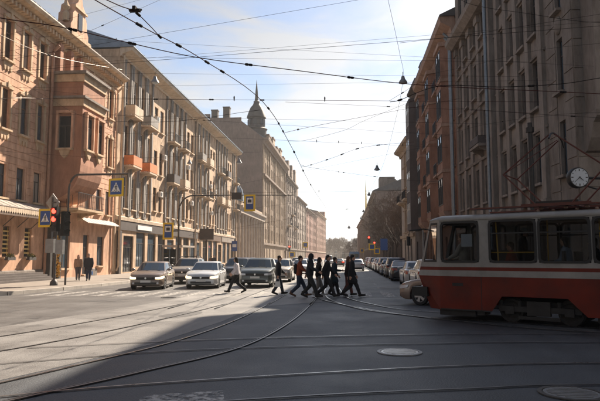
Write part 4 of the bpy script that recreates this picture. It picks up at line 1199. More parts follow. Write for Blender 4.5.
def car(kind, colour, loc, heading, label, lit=True, group='cars in the street', plate=True, detail=True, cat='car', name='car', rack=False, brake=False):
    """heading: angle of the car's nose from +X, in degrees"""
    S = CAR[kind]; sh = car_shapes(kind); L, W, R = S['L'], S['W'], S['R']; hw = W/2
    root = thing(name, label, cat, loc, radians(heading), group)
    pm_ = paint(colour)
    if colour not in sh['m']: sh['m'][colour] = (sh['body'].mesh('body', pm_, True), sh['cab'].mesh('cabin', pm_, True))
    bo = obj('body', sh['m'][colour][0], root); cb = obj('cabin', sh['m'][colour][1], root)
    obj('windscreen', sh['wsc'], cb); obj('rear_window', sh['rwn'], cb)
    for s in sh['sides']: obj('side_window', s, cb)
    ty, rm, hb = wheel_meshes(R)
    for ax in S['ax']:
        for sd in (1, -1):
            w = obj('wheel', None, root, (ax, sd*(hw-.115), R), (0, 0, 0 if sd > 0 else pi))
            obj('tyre', ty, w); obj('rim', rm, w); obj('hub', hb, w)
    zt = interp(S['top'], L/2-.07)
    # front: lights wrap the corner, grille, intake, plate
    k = (kind, 'front', lit)
    if k not in sh:
        lm = MB()
        lm.add([(L/2-.42, hw*.995, zt-.02), (L/2-.12, hw*.905, zt-.04), (L/2+.012, hw*.76, zt-.065), (L/2+.014, hw*.56, zt-.08), (L/2+.02, hw*.56, zt-.165), (L/2+.02, hw*.77, zt-.17), (L/2-.10, hw*.915, zt-.165), (L/2-.38, hw*1.0, zt-.11)],
               [(0, 1, 6, 7), (1, 2, 5, 6), (2, 3, 4, 5)])
        rr = MB().add([(x, -y, z) for x, y, z in lm.v], lm.f)
        hm = 'headlight' if lit else 'headlight_off'
        gr = MB().box(L/2-.06, L/2+.022, -hw*.53, hw*.53, zt-.20, zt-.075)
        for i in range(3): gr.box(L/2+.0221, L/2+.03, -hw*.45, hw*.45, zt-.18+i*.035, zt-.172+i*.035)
        it = MB().box(L/2-.2, L/2+.02, -hw*.62, hw*.62, S['clear']+.10, S['clear']+.21)
        it.box(L/2-.2, L/2-.03, hw*.63, hw*.80, S['clear']+.08, S['clear']+.2); it.box(L/2-.2, L/2-.03, -hw*.80, -hw*.63, S['clear']+.08, S['clear']+.2)
        pl = MB().box(L/2+.01, L/2+.032, -.26, .26, zt-.345, zt-.235)
        mi = MB().ball((.02, hw*1.08, 0), (.075, .11, .075), 10, 6).tube([(.0, hw*.9, -.04), (.01, hw*1.03, -.02)], .03, 5)
        mr = MB().ball((.02, -hw*1.08, 0), (.075, .11, .075), 10, 6).tube([(.0, -hw*.9, -.04), (.01, -hw*1.03, -.02)], .03, 5)
        zz = interp(S['top'], -L/2+.1)
        tl = MB().add([(-L/2+.30, hw*.965, zz-.10), (-L/2+.02, hw*.83, zz-.09), (-L/2-.012, hw*.50, zz-.12), (-L/2-.012, hw*.52, zz-.25), (-L/2+.02, hw*.84, zz-.28), (-L/2+.28, hw*.99, zz-.20)], [(0, 1, 4, 5), (1, 2, 3, 4)])
        t2 = MB().add([(x, -y, z) for x, y, z in tl.v], tl.f)
        bp = MB().box(-L/2-.02, -L/2+.15, -hw*.70, hw*.70, S['clear']+.08, S['clear']+.25)
        rp_ = MB().box(-L/2-.03, -L/2+.01, -.26, .26, zz-.40, zz-.29)
        # sill, door lines
        dl = MB()
        for sd in (1, -1):
            for x in (.78, -.28, -1.02):
                dl.box(x-.007, x+.007, sd*hw*.996-.003, sd*hw*.996+.003, S['clear']+.22, interp(S['top'], x)-.14)
        dh = [MB().box(x-.09, x+.09, sd*hw*.99, sd*hw*.99+sd*.028, interp(S['top'], x)-.20, interp(S['top'], x)-.17) if sd > 0 else MB().box(x-.09, x+.09, -hw*.99-.028, -hw*.99, interp(S['top'], x)-.20, interp(S['top'], x)-.17) for x in (-.12, -.9) for sd in (1, -1)]
        sh[k] = dict(h=[lm.mesh('headlight', hm, True), rr.mesh('headlight', hm, True)], g=gr.mesh('grille', 'car_black'), i=it.mesh('air_intake', 'car_black'), p=pl.mesh('number_plate', 'plate'),
                     mi=[mi, mr], t=[tl.mesh('taillight', 'taillight', True), t2.mesh('taillight', 'taillight', True)], b=bp.mesh('bumper', 'car_black'), rp=rp_.mesh('number_plate', 'plate'), dl=dl.mesh('door_gap', 'car_black'), dh=[q.mesh('door_handle', 'car_black') for q in dh])
    q = sh[k]
    for h in q['h']: obj('headlight', h, bo)
    obj('grille', q['g'], bo); obj('air_intake', q['i'], bo)
    for t in q['t']:
        t_ = obj('taillight', t, bo)
        if brake: t_.data = t.copy(); t_.data.materials[0] = M['taillight_on']
    obj('bumper', q['b'], bo); obj('number_plate', q['rp'], bo); obj('number_plate', q['p'], bo)
    if detail:
        obj('door_gap', q['dl'], bo)
        if (kind, 'bits') not in sh:
            x0 = S['cab'][0]
            wp_ = MB().tube([(x0+.02, .55, interp(S['top'], x0)+.02), (x0-.10, .05, interp(S['top'], x0)+.09)], .012, 5).mesh('wiper', 'car_black')
            wq = MB().tube([(x0+.03, -.05, interp(S['top'], x0)+.02), (x0-.09, -.52, interp(S['top'], x0)+.09)], .012, 5).mesh('wiper', 'car_black')
            bd = MB().lathe([(.055, L/2+.02), (.05, L/2+.04)], 12, (0, 0, zt-.125), 'x').mesh('badge', 'chrome')
            fl_ = [MB().lathe([(.05, L/2-.06), (.05, L/2+.018)], 10, (0, y_, S['clear']+.16), 'x').mesh('fog_light', 'headlight_off') for y_ in (hw*.70, -hw*.70)]
            sk = MB().box(S['ax'][1]+R+.1, S['ax'][0]-R-.1, -hw*.975, hw*.975, S['clear']-.03, S['clear']+.10).mesh('sill_trim', 'car_black')
            hb_ = MB().box(L/2-.75, L/2-.745, -hw*.78, hw*.78, 0, .001).mesh('bonnet_gap', 'car_black')
            sh[(kind, 'bits')] = (wp_, wq, bd, fl_, sk)
        e_ = sh[(kind, 'bits')]
        obj('wiper', e_[0], cb); obj('wiper', e_[1], cb); obj('badge', e_[2], bo); obj('sill_trim', e_[4], bo)
        for f_ in e_[3]: obj('fog_light', f_, bo)
        for d in q['dh']: obj('door_handle', d, bo)
        zm = interp(S['top'], .75)+.06
        for m_ in q['mi']: obj('mirror', m_.mesh('mirror', pm_, True), bo, (.72, 0, zm))
    if rack:
        zr = S['cab'][4]
        for sd in (-.55, .55): part('roof_rail', MB().tube([(.3, sd, zr-.04), (.2, sd, zr+.05), (-1.3, sd, zr+.05), (-1.4, sd, zr-.04)], .022, 6), 'car_black', root)
        for x in (-.1, -1.0): part('roof_bar', MB().box(x-.03, x+.03, -.6, .6, zr+.06, zr+.09), 'car_black', root)
    return root
DN = -90.0    # facing the camera
car('hatch', (0.20, 0.155, 0.125), (-10.85, 31.75, 0), -82, 'bronze grey hatchback, leftmost of the cars waiting at the crossing', group='cars waiting at the crossing')
car('suv', (0.30, 0.27, 0.24), (-10.75, 38.6, 0), -86, 'light grey crossover with roof rack behind the bronze hatchback', group='cars waiting at the crossing', rack=True)
c = car('hatch', (0.56, 0.57, 0.58), (-8.15, 33.0, 0), -85, 'white hatchback with lit headlights, middle of the cars at crossing', group='cars waiting at the crossing')
car('suv', (0.035, 0.035, 0.04), (-7.75, 40.6, 0), -88, 'black car just behind the white hatchback', lit=False, group='cars waiting at the crossing')
car('suv', (0.085, 0.10, 0.095), (-5.30, 34.35, 0), -88.5, 'dark green grey crossover behind the woman in white top', lit=False, group='cars waiting at the crossing')
car('wagon', (0.42, 0.38, 0.33), (-4.95, 41.6, 0), -89.5, 'pale beige car directly behind the dark crossover', lit=False, group='cars waiting at the crossing')
car('sedan', (0.55, 0.55, 0.55), (-6.9, 50.5, 0), -90, 'white sedan second in the queue behind the black car', lit=False, group='cars queueing down the left lanes', detail=False)
far_l = [(-9.9, 56, 'suv', (.05, .05, .055), 'dark crossover far back in the kerbside queue'), (-5.2, 62, 'hatch', (.6, .6, .6), 'small white hatchback far back between crossing walkers'),
         (-8.0, 72, 'sedan', (.5, .49, .47), 'silver sedan far down the left lanes'), (-5.6, 79, 'wagon', (.62, .62, .62), 'white estate car far down the left lanes'),
         (-8.4, 93, 'suv', (.45, .43, .40), 'beige crossover in the distant left queue'), (-5.7, 101, 'sedan', (.58, .58, .58), 'white sedan in the distant left queue'),
         (-10.8, 86, 'hatch', (.4, .4, .42), 'grey hatchback parked far along the left kerb'), (-12.9, 66, 'suv', (.06, .05, .05), 'black crossover parked at left kerb before the shops'),
         (-8.6, 122, 'hatch', (.6, .6, .6), 'tiny white hatchback farthest in the left queue')]
for x, y, k, c_, lb_ in far_l: car(k, c_, (x, y, 0), -90+random.uniform(-1, 1), lb_, lit=False, group='cars queueing down the left lanes', detail=False)
car('van', (.62, .62, .62), (-4.6, 128, 0), -90, 'white van far down the street left of the tram rails', lit=False, group='cars queueing down the left lanes', detail=False, cat='van', name='van')
# traffic driving away on the right
car('sedan', (.10, .09, .085), (-1.9, 107, 0), 90, 'dark sedan with red tail lights driving away on the tram rails', lit=False, brake=True, group='cars driving away', detail=False)
car('hatch', (.50, .52, .55), (0.85, 74, 0), 90, 'silver hatchback driving away just right of the black-coated walker', lit=False, group='cars driving away', detail=False)
car('hatch', (.30, .25, .20), (-.2, 165, 0), 90, 'tiny brownish car farthest away on the road', lit=False, group='cars driving away', detail=False)
# parked along the right kerb, tails to us
prk = [(4.15, 31.0, 'wagon', (.50, .49, .47), 'silver car mostly hidden behind the beige car and tram'), (4.05, 36.8, 'hatch', (.48, .48, .48), 'silver hatchback parked right of the black sedan'),
       (3.85, 44.6, 'sedan', (.018, .018, .02), 'black sedan parked at the right kerb with tail towards us'), (3.85, 50.6, 'suv', (.05, .05, .055), 'dark crossover parked directly ahead of the black sedan'),
       (3.75, 56.6, 'hatch', (.05, .09, .16), 'dark blue hatchback third in the parked right row'), (3.8, 62.6, 'suv', (.35, .34, .33), 'grey crossover fourth in the parked right row'),
       (3.7, 68.6, 'sedan', (.08, .03, .028), 'dark red sedan fifth in the parked right row'), (3.75, 74.8, 'wagon', (.55, .55, .55), 'white estate car sixth in the parked right row'),
       (3.7, 81, 'hatch', (.12, .12, .13), 'dark grey hatchback seventh in the parked right row'), (3.7, 87, 'suv', (.02, .02, .022), 'black crossover eighth in the parked right row'),
       (3.6, 93.5, 'sedan', (.5, .5, .5), 'silver sedan ninth in the parked right row'), (3.6, 100, 'hatch', (.3, .05, .04), 'red hatchback tenth in the parked right row'),
       (3.6, 106, 'suv', (.4, .4, .4), 'grey crossover last but one in the parked right row'), (3.55, 112.5, 'wagon', (.06, .06, .07), 'dark estate car last in the parked right row')]
for x, y, k, c_, lb_ in prk: car(k, c_, (x, y, 0), 90+random.uniform(-1.2, 1.2), lb_, lit=False, group='cars parked along the right kerb', detail=y < 60)
hd = math.degrees(math.atan2(TD.y, TD.x))
car('hatch', (0.24, 0.175, 0.14), (4.02, 21.3, 0), hd+3, 'beige car half hidden behind the front of the tram', lit=False, group=None)

# distant blue bus
bs = thing('bus', 'blue bus far away in the middle of the street', 'bus', (1.1, 148, 0))
bb = obj('body', MB().prism([(-1.25, .35), (1.25, .35), (1.27, 2.7), (1.1, 3.05), (-1.1, 3.05), (-1.27, 2.7)], 0, 11, 'y').mesh('body', 'bus_blue'), bs)
part('rear_window', MB().box(-1.05, 1.05, -.02, -.001, 1.6, 2.5), 'glass', bb)
for x in (-1.05, 1.05): part('taillight', MB().box(x-.08, x+.08, -.03, -.001, .8, 1.3), 'taillight', bb)
for sx in (-1, 1):
    part('side_window', MB().box(sx*1.27-.006, sx*1.27+.006, .6, 10.5, 1.55, 2.5), 'glass', bb)
    for y in (2.6, 8.6): part('wheel', MB().lathe([(.3, -.12), (.48, -.12), (.5, 0), (.48, .12), (.3, .12)], 14, (sx*1.1, y, .5), 'x'), 'tyre', bs)

# ------------------------------------------------------------------ tram (local x: backwards from the nose, local y: away from the camera)
TW, TL = 2.35, 11.6
tram = thing('tram', 'red and cream tram crossing at right with raised pantograph', 'tram')
P0 = Vector((1.80, 16.95, 0))           # near-side corner of the nose at road level
bx_ = -TD; by_ = TN
tram.matrix_world = Matrix(((bx_.x, by_.x, 0, P0.x), (bx_.y, by_.y, 0, P0.y), (0, 0, 1, 0), (0, 0, 0, 1)))
NL = .80; NI = .34                    # nose taper length and inset
wins = [(NL+.05, 1.90)]
x_ = 2.19
while x_ < TL-NL-1.3: wins.append((x_, x_+1.19)); x_ += 1.25
ZB, ZW0, ZW1, ZR = .27, 1.56, 2.66, 2.73
def side(yy, outn):
    """one flank: red skirt with wheel cut-outs, white band, red stripe, cream window band with openings"""
    tag_ = MB()
    lo = [(NL, ZB)]
    for c in (3.35, 8.35):
        lo += [(c-1.15, ZB), (c-.86, .69), (c+.72, .69), (c+1.15, ZB)]
    lo += [(TL-NL, ZB)]
    n = len(lo)
    for (a, b) in zip(lo[:-1], lo[1:]):
        tag_.quad((a[0], yy, a[1]), (b[0], yy, b[1]), (b[0], yy, 1.18), (a[0], yy, 1.18))
    part('skirt_panel', tag_, 'tram_red', tram)
    part('white_band', MB().quad((NL, yy+outn*.002, 1.18), (TL-NL, yy+outn*.002, 1.18), (TL-NL, yy+outn*.002, 1.34), (NL, yy+outn*.002, 1.34)), 'tram_cream', tram)
    part('red_stripe', MB().quad((NL, yy+outn*.003, 1.34), (TL-NL, yy+outn*.003, 1.34), (TL-NL, yy+outn*.003, 1.43), (NL, yy+outn*.003, 1.43)), 'tram_red', tram)
    wb = MB(); us = sorted({NL, TL-NL} | {v for w in wins for v in w})
    wb.quad((NL, yy, 1.43), (TL-NL, yy, 1.43), (TL-NL, yy, ZW0), (NL, yy, ZW0)); wb.quad((NL, yy, ZW1), (TL-NL, yy, ZW1), (TL-NL, yy, ZR), (NL, yy, ZR))
    for a, b in zip(us[:-1], us[1:]):
        if not any(w[0] <= a and b <= w[1] for w in wins): wb.quad((a, yy, ZW0), (b, yy, ZW0), (b, yy, ZW1), (a, yy, ZW1))
    part('window_band', wb, 'tram_cream', tram)
    for k, (a, b) in enumerate(wins):
        g = MB(); t = .045; y0, y1 = (yy-.02, yy+.03)
        # rounded rubber seal
        def rr(a, b, c, d, r):
            o = []
            for cx, cz, s0 in ((b-r, d-r, 0), (a+r, d-r, 90), (a+r, c+r, 180), (b-r, c+r, 270)):
                for i in range(5): o.append((cx+r*cos(radians(s0+i*22.5)), cz+r*sin(radians(s0+i*22.5))))
            return o
        o1, o2 = rr(a-.015, b+.015, ZW0-.015, ZW1+.015, .13), rr(a+t, b-t, ZW0+t, ZW1-t, .09)
        N = len(o1)
        vs = [(x, y0, z) for x, z in o1]+[(x, y0, z) for x, z in o2]+[(x, y1, z) for x, z in o1]+[(x, y1, z) for x, z in o2]
        fs = []
        for i in range(N):
            j = (i+1) % N
            fs += [(i, j, N+j, N+i), (2*N+i, 2*N+j, 3*N+j, 3*N+i), (N+i, N+j, 3*N+j, 3*N+i), (i, j, 2*N+j, 2*N+i)]
        g.add(vs, fs)
        # corner fillers so the square hole reads rounded
        wn_ = part('window', g, 'rubber', tram)
        part('pane', MB().box(a+.02, b-.02, yy+outn*.0-.004, yy+.004, ZW0+.02, ZW1-.02), 'tram_glass', wn_)
        if k: part('vent_bar', MB().box(a+t, b-t, yy-.012, yy+.018, 2.30, 2.335), 'rubber', wn_)
side(0, -1); side(TW, 1)
def nose(x0, x1):
    """tapered end: x0 end of the straight flank, x1 tip (raked windscreen)"""
    s = 1 if x1 < x0 else -1
    rk = .40*s                                      # rake of the screen
    def X(z): return x1+(max(0, (z-1.2))/1.60)*rk
    ys = (NI, TW-NI)
    bands = ((ZB, 1.18, 'tram_red', 'nose_panel'), (1.18, 1.34, 'tram_cream', 'nose_band'), (1.34, 1.43, 'tram_red', 'nose_stripe'), (1.43, ZW0, 'tram_cream', 'nose_band'), (ZW1, ZR, 'tram_cream', 'nose_header'))
    for z0, z1, m_, nm in bands:
        mb = MB(); u0 = .35*s if z0 == ZB else 0
        mb.quad((x0, 0, z0), (X(z0)+u0, ys[0], z0), (X(z1), ys[0], z1), (x0, 0, z1))
        mb.quad((X(z0)+u0, ys[0], z0), (X(z0)+u0, ys[1], z0), (X(z1), ys[1], z1), (X(z1), ys[0], z1))
        mb.quad((X(z0)+u0, ys[1], z0), (x0, TW, z0), (x0, TW, z1), (X(z1), ys[1], z1))
        part(nm, mb, m_, tram)
    # corner glass and windscreen between pillars
    def L3(a, b, t): return tuple(a[i]+(b[i]-a[i])*t for i in range(3))
    for yf, yn in ((0, ys[0]), (TW, ys[1])):
        a, b, c, d = (x0, yf, ZW0), (X(ZW0), yn, ZW0), (X(ZW1), yn, ZW1), (x0, yf, ZW1)
        def Q(u, v): return L3(L3(a, b, u), L3(d, c, u), v)
        fr = MB()
        for (u0, u1, v0, v1) in ((0, .16, 0, 1), (.88, 1, 0, 1)): fr.quad(Q(u0, v0), Q(u1, v0), Q(u1, v1), Q(u0, v1))
        part('pillar', fr, 'tram_cream', tram)
        wn_ = part('corner_window', MB().quad(Q(.16, 0), Q(.24, 0), Q(.24, 1), Q(.16, 1)).quad(Q(.80, 0), Q(.88, 0), Q(.88, 1), Q(.80, 1)).quad(Q(.24, 0), Q(.80, 0), Q(.80, .05), Q(.24, .05)).quad(Q(.24, .94), Q(.80, .94), Q(.80, 1), Q(.24, 1)), 'rubber', tram)
        part('pane', MB().quad(Q(.24, .05), Q(.80, .05), Q(.80, .94), Q(.24, .94)), 'tram_glass', wn_)
    a, b, c, d = (X(ZW0), ys[0], ZW0), (X(ZW0), ys[1], ZW0), (X(ZW1), ys[1], ZW1), (X(ZW1), ys[0], ZW1)
    part('windscreen', MB().quad(a, b, c, d), 'tram_glass', tram)
    part('windscreen_pillar', MB().tube([L3(a, b, .5), L3(d, c, .5)], .03, 5), 'rubber', tram)
    for y in (.55, TW-.55): part('headlight', MB().lathe([(.11, -.05), (.11, .05), (.06, .06)], 14, (x1+.16*s-.10*s, y, .78), 'x'), 'headlight_off', tram)
    return X
nose(NL, 0.0); nose(TL-NL, TL)
# rounded roof
prof = []
for i in range(13):
    t = pi*i/12
    prof.append((TW/2-TW/2*(abs(cos(t))**.55)*(1 if cos(t) > 0 else -1), ZR+.15*sin(t)**.8 if 0 < i < 12 else ZR))
rf = MB(); secs = [(.38, .73, .3), (.5, .80, .65), (NL, 1.0, 1.0), (TL-NL, 1.0, 1.0), (TL-.5, .80, .65), (TL-.38, .73, .3)]
vs = []
for x, sc, hz in secs:
    for y, z in prof: vs.append((x, TW/2+(y-TW/2)*sc*1.005, ZR+.001+(z-ZR)*hz))
k = len(prof); fs = []
for i in range(len(secs)-1):
    for j in range(k-1): fs.append((i*k+j, i*k+j+1, (i+1)*k+j+1, (i+1)*k+j))
fs += [tuple(range(k)), tuple((len(secs)-1)*k+j for j in range(k))]
for i in range(len(secs)-1): fs.append((i*k, (i+1)*k, (i+1)*k+k-1, i*k+k-1))
rf.add(vs, fs); part('roof', rf, 'tram_cream', tram, True)
part('gutter', MB().box(NL, TL-NL, -.03, .0, ZR-.03, ZR+.01), 'tram_cream', tram)
part('floor', MB().box(NL, TL-NL, .02, TW-.02, .86, .90), 'undercarriage', tram)
part('nose_floor', MB().add([(NL, .05, .9), (.3, NI+.03, .9), (.3, TW-NI-.03, .9), (NL, TW-.05, .9)], [(0, 1, 2, 3)]), 'undercarriage', tram)
for x in (1.95, 4.9, 7.0, 9.6): part('panel_seam', MB().box(x-.008, x+.008, -.004, -.001, ZB+.02 if x in (1.95, 4.9) else ZB+.02, 1.17), 'rubber', tram)
part('lower_rail', MB().box(NL, 2.2, -.012, -.001, ZB, ZB+.035), 'rubber', tram)
part('fleet_plate', MB().box(1.15, 1.45, -.006, -.001, .92, 1.0), 'undercarriage', tram)
part('coupler_box', MB().box(-.12, .35, .12, .50, .60, .86), 'rubber', tram)
part('underframe', MB().box(.75, 1.75, .06, .5, .12, .27).box(1.8, 2.0, .06, .5, .17, .27), 'undercarriage', tram)
part('equipment_box', MB().box(4.7, 7.0, .08, .7, .15, .84), 'undercarriage', tram)
# bogies and wheels
for c in (3.35, 8.35):
    bg = obj('bogie', MB().box(c-1.0, c+1.0, .14, .26, .30, .44).box(c-.28, c+.28, .10, .24, .22, .58).box(c-.9, c+.9, .3, TW-.3, .33, .56).box(c-.5, c+.5, .10, .16, .12, .20).mesh('bogie', 'undercarriage'), tram)
    for sx in (-.72, .72):
        for y in (.36, TW-.36):
            part('wheel', MB().lathe([(.09, -.12), (.09, -.08), (.20, -.05), (.25, -.08), (.305, -.07), (.305, .05), (.33, .06), (.33, .09), (.1, .09)], 24, (c+sx, y, .32), 'y'), 'undercarriage', bg, True)
        part('axle_box', MB().box(c+sx-.11, c+sx+.11, .10, .22, .24, .44), 'undercarriage', bg)
        for dx in (-.22, .22): part('spring', MB().lathe([(.05, .3), (.05, .58)], 8, (c+sx+dx*1.1, .20, 0)), 'undercarriage', bg)
# mirror, roof gear
mr = obj('mirror', MB().tube([(NL-.15, -.02, 2.42), (.45, -.22, 2.48), (.05, -.30, 2.44), (.02, -.30, 2.30)], .018, 6).mesh('mirror', 'rubber'), tram)
part('mirror_head', MB().box(-.02, .04, -.36, -.24, 2.02, 2.28), 'rubber', mr)
part('roof_walkway', MB().box(1.6, 8.5, .25, .50, 2.99, 3.03).box(1.6, 8.5, TW-.50, TW-.25, 2.99, 3.03), 'panto', tram)
part('resistor_box', MB().box(7.0, 10.0, .6, TW-.6, 2.93, 3.25), 'undercarriage', tram)
pg = obj('pantograph', MB().box(2.9, 4.6, .50, .59, 3.03, 3.09).box(2.9, 4.6, TW-.59, TW-.50, 3.03, 3.09).box(3.2, 3.3, .59, TW-.59, 3.03, 3.09).box(4.1, 4.2, .59, TW-.59, 3.03, 3.09).mesh('pantograph', 'panto'), tram)
PC, PZ = 3.70, 4.95
for x in (3.0, 3.4, 4.0, 4.5):
    for y in (.55, TW-.55): part('insulator', MB().lathe([(.04, 2.93), (.06, 2.96), (.04, 2.98), (.06, 3.0), (.04, 3.03)], 8, (x, y, 0)), 'red_trim', pg)
for y in (.55, TW-.55):
    yt = y*.8+TW/2*.2
    for sx in (-1, 1):
        kx = PC+sx*1.25; kz = 3.93
        part('lower_arm', MB().tube([(PC+sx*.45, y, 3.07), (kx, y, kz)], .022, 6), 'panto', pg)
        part('upper_arm', MB().tube([(kx, y, kz), (PC+sx*.07, yt, PZ-.05)], .018, 6), 'panto', pg)
for sx in (-1, 1):
    part('cross_tube', MB().tube([(PC+sx*1.25, .55, 3.93), (PC+sx*1.25, TW-.55, 3.93)], .02, 6), 'panto', pg)
    part('brace', MB().tube([(PC+sx*1.25, .55, 3.93), (PC+sx*.07, TW-.8, PZ-.05)], .011, 5), 'panto', pg)
hm = []
for i in range(9):
    t = -1+i/4; hm.append((PC, TW/2+t*.80, PZ+.02-.22*abs(t)**4))
part('contact_bow', MB().tube(hm, .026, 6), 'black_metal', pg)
part('spring_box', MB().box(3.2, 4.25, .8, TW-.8, 3.09, 3.17), 'black_metal', pg)
# inside: seats, rails, notices
for i in range(8):
    x = 2.6+i*.95
    st = obj('seat', MB().box(x, x+.42, .12, .95, 1.25, 1.32).box(x+.40, x+.46, .12, .95, 1.32, 1.85).box(x+.15, x+.25, .4, .6, .9, 1.25).mesh('seat', 'seat'), tram)
    obj('seat', st.data, tram, (0, TW-1.07, 0))
part('handrail', MB().tube([(2.2, .10, 1.82), (3.4, .10, 1.82)], .016, 6).tube([(2.42, .10, .9), (2.34, .12, 2.7)], .018, 6), 'handrail', tram)
for x in (3.43, 4.68, 5.93, 7.2): part('stanchion', MB().tube([(x, .95, .9), (x, .95, 2.85)], .018, 6), 'handrail', tram)
part('partition', MB().box(2.0, 2.04, .1, TW-.1, .9, 1.9).box(2.0, 2.04, .9, TW-.9, 1.9, 2.7), 'seat', tram)
part('notice', MB().box(1.42, 1.72, .03, .04, 1.98, 2.32), 'paper', tram)
part('notice', MB().box(4.82, 5.3, .02, .03, 2.18, 2.42), 'handrail', tram)
part('dashboard', MB().box(.42, .75, NI+.1, TW-NI-.1, .9, 1.62), 'seat', tram)

# ------------------------------------------------------------------ people
def capsule(mb, a, b, ra, rb, n=10):
    a, b = Vector(a), Vector(b)
    d = (b-a)
    L = max(d.length, 1e-4); d = d/L
    pts, rs = [], []
    for t in (0.0, .5, .85): 
        pts.append(a-d*ra*cos(t*pi/2)); rs.append(max(.002, ra*sin(t*pi/2)))
    pts += [a, b]; rs += [ra, rb]
    for t in (.85, .5, 0.0): 
        pts.append(b+d*rb*cos(t*pi/2)); rs.append(max(.002, rb*sin(t*pi/2)))
    u = Vector((0, 0, 1)) if abs(d.z) < .9 else Vector((1, 0, 0))
    x = d.cross(u).normalized(); y = x.cross(d)
    vs = []
    for p, r in zip(pts, rs):
        for k in range(n):
            t = 2*pi*k/n; vs.append(p+(x*cos(t)+y*sin(t))*r)
    N = len(pts); fs = []
    for i in range(N-1):
        for k in range(n): fs.append((i*n+k, i*n+(k+1) % n, (i+1)*n+(k+1) % n, (i+1)*n+k))
    fs += [tuple(range(n))[::-1], tuple((N-1)*n+k for k in range(n))]
    mb.add(vs, fs)
TMP = bpy.data.scenes.new('work')
def remesh(mb, name, m, voxel, smooth=3):
    me = mb.mesh('tmp', m)
    o = bpy.data.objects.new('tmp', me); TMP.collection.objects.link(o)
    r = o.modifiers.new('r', 'REMESH'); r.mode = 'VOXEL'; r.voxel_size = voxel
    s = o.modifiers.new('s', 'SMOOTH'); s.iterations = smooth; s.factor = .6
    vl = TMP.view_layers[0]; vl.update(); dg = vl.depsgraph
    out = bpy.data.meshes.new_from_object(o.evaluated_get(dg))
    out.name = name
    out.materials.clear(); out.materials.append(M[m] if isinstance(m, str) else m)
    out.polygons.foreach_set('use_smooth', [True]*len(out.polygons))
    bpy.data.objects.remove(o); bpy.data.meshes.remove(me)
    return out
def person(label, loc, heading, h=1.75, stride=1.0, lead=1, top=(.03, .03, .035), legs=(.02, .02, .025), hair=(.03, .02, .015), coat=.0, long_hair=False,
           hat=None, arms=(.35, -.35), bent=(.3, .3), shoes=(.02, .018, .016), group='people on the zebra crossing', bag=None, backpack=None, wide=1.0, sit=False, hood=False, skirt=None, lean=.03, parent_loc=None):
    s = h/1.75
    root = thing('person', label, 'person', loc, radians(heading), group)
    V = lambda x, y, z: Vector((x*s, y*s, z*s))
    hipz = .90-.035*stride
    st = stride
    # leading and trailing leg
    def leg(sd, fwd):
        hip = V(.0, sd*.095, hipz)
        if sit: return hip, V(.42, sd*.11, hipz+.02), V(.46, sd*.11, hipz-.42), V(.66, sd*.12, hipz-.46)
        if fwd: return hip, V(.24*st, sd*.09, .49), V(.40*st, sd*.085, .10), V(.40*st+.20, sd*.095, .055+.03*st)
        return hip, V(-.02*st, sd*.09, .475), V(-.40*st, sd*.085, .11+.07*st), V(-.40*st+.18, sd*.095, .028)
    Ls = [leg(1, lead > 0), leg(-1, lead < 0)]
    chest = V(lean, 0, 1.33); neck = V(lean+.02, 0, 1.50); head = V(lean+.045, 0, 1.635)
    sh = [V(lean, .185*wide, 1.42), V(lean, -.185*wide, 1.42)]
    A = []
    for i in (0, 1):
        sd = 1 if i == 0 else -1
        a = arms[i]
        el = sh[i]+Vector((sin(a)*.29*s, sd*.055*s, -cos(a)*.29*s))
        fa = a+bent[i]
        wr = el+Vector((sin(fa)*.255*s, -sd*.015*s, -cos(fa)*.255*s))
        A.append((sh[i], el, wr, fa))
    # continuous body
    b = MB()
    for hip, kn, an, toe in Ls:
        capsule(b, hip, kn, .078*s, .052*s); capsule(b, kn, an, .050*s, .036*s); capsule(b, an, toe, .030*s, .018*s)
    capsule(b, V(0, 0, hipz+.02), chest, .10*s, .10*s); capsule(b, V(lean, -.11, 1.38), V(lean, .11, 1.38), .07*s, .07*s)
    capsule(b, V(lean, 0, 1.42), head-V(0, 0, .05), .058*s, .052*s)
    b.ball(head+V(0, 0, .015), (.092*s, .074*s, .115*s), 14, 10)                    # skull
    b.ball(head+V(.022, 0, -.06), (.066*s, .056*s, .062*s), 12, 8)                  # jaw
    capsule(b, head+V(.088, 0, .02), head+V(.108, 0, -.018), .009*s, .016*s, 8)     # nose
    capsule(b, head+V(.078, -.02, -.062), head+V(.078, .02, -.062), .011*s, .011*s, 6)   # lips
    for sd in (1, -1):
        b.ball(head+V(-.004, sd*.077, -.005), (.02*s, .012*s, .032*s), 8, 6)        # ears
        capsule(b, head+V(.078, sd*.018, .03), head+V(.068, sd*.045, .026), .011*s, .009*s, 6)  # brow
    for i, (sh_, el, wr, fa) in enumerate(A):
        sd = 1 if i == 0 else -1
        capsule(b, sh_, el, .050*s, .040*s); capsule(b, el, wr, .038*s, .026*s)
        d = Vector((sin(fa), 0, -cos(fa))); f = Vector((cos(fa), 0, sin(fa)))
        palm = wr+d*.085*s
        capsule(b, wr+d*.03*s-f*.018*s, palm-f*.022*s, .020*s, .018*s, 8); capsule(b, wr+d*.03*s+f*.018*s, palm+f*.022*s, .020*s, .018*s, 8)
        for q, (o_, ln) in enumerate(((-.033, .055), (-.011, .07), (.011, .075), (.033, .066))):
            k1 = palm+f*o_*s+d*.012*s; k2 = k1+d*ln*.55*s-Vector((0, sd*.006*s, 0)); k3 = k2+d*ln*.5*s-Vector((0, sd*.022*s, 0))
            capsule(b, k1, k2, .010*s, .0095*s, 6); capsule(b, k2, k3, .0095*s, .008*s, 6)
        th = wr+d*.035*s+f*.03*s
        capsule(b, th, th+d*.035*s+f*.03*s-Vector((0, sd*.01*s, 0)), .0125*s, .011*s, 6)
        capsule(b, th+d*.035*s+f*.03*s, th+d*.07*s+f*.036*s-Vector((0, sd*.018*s, 0)), .011*s, .009*s, 6)
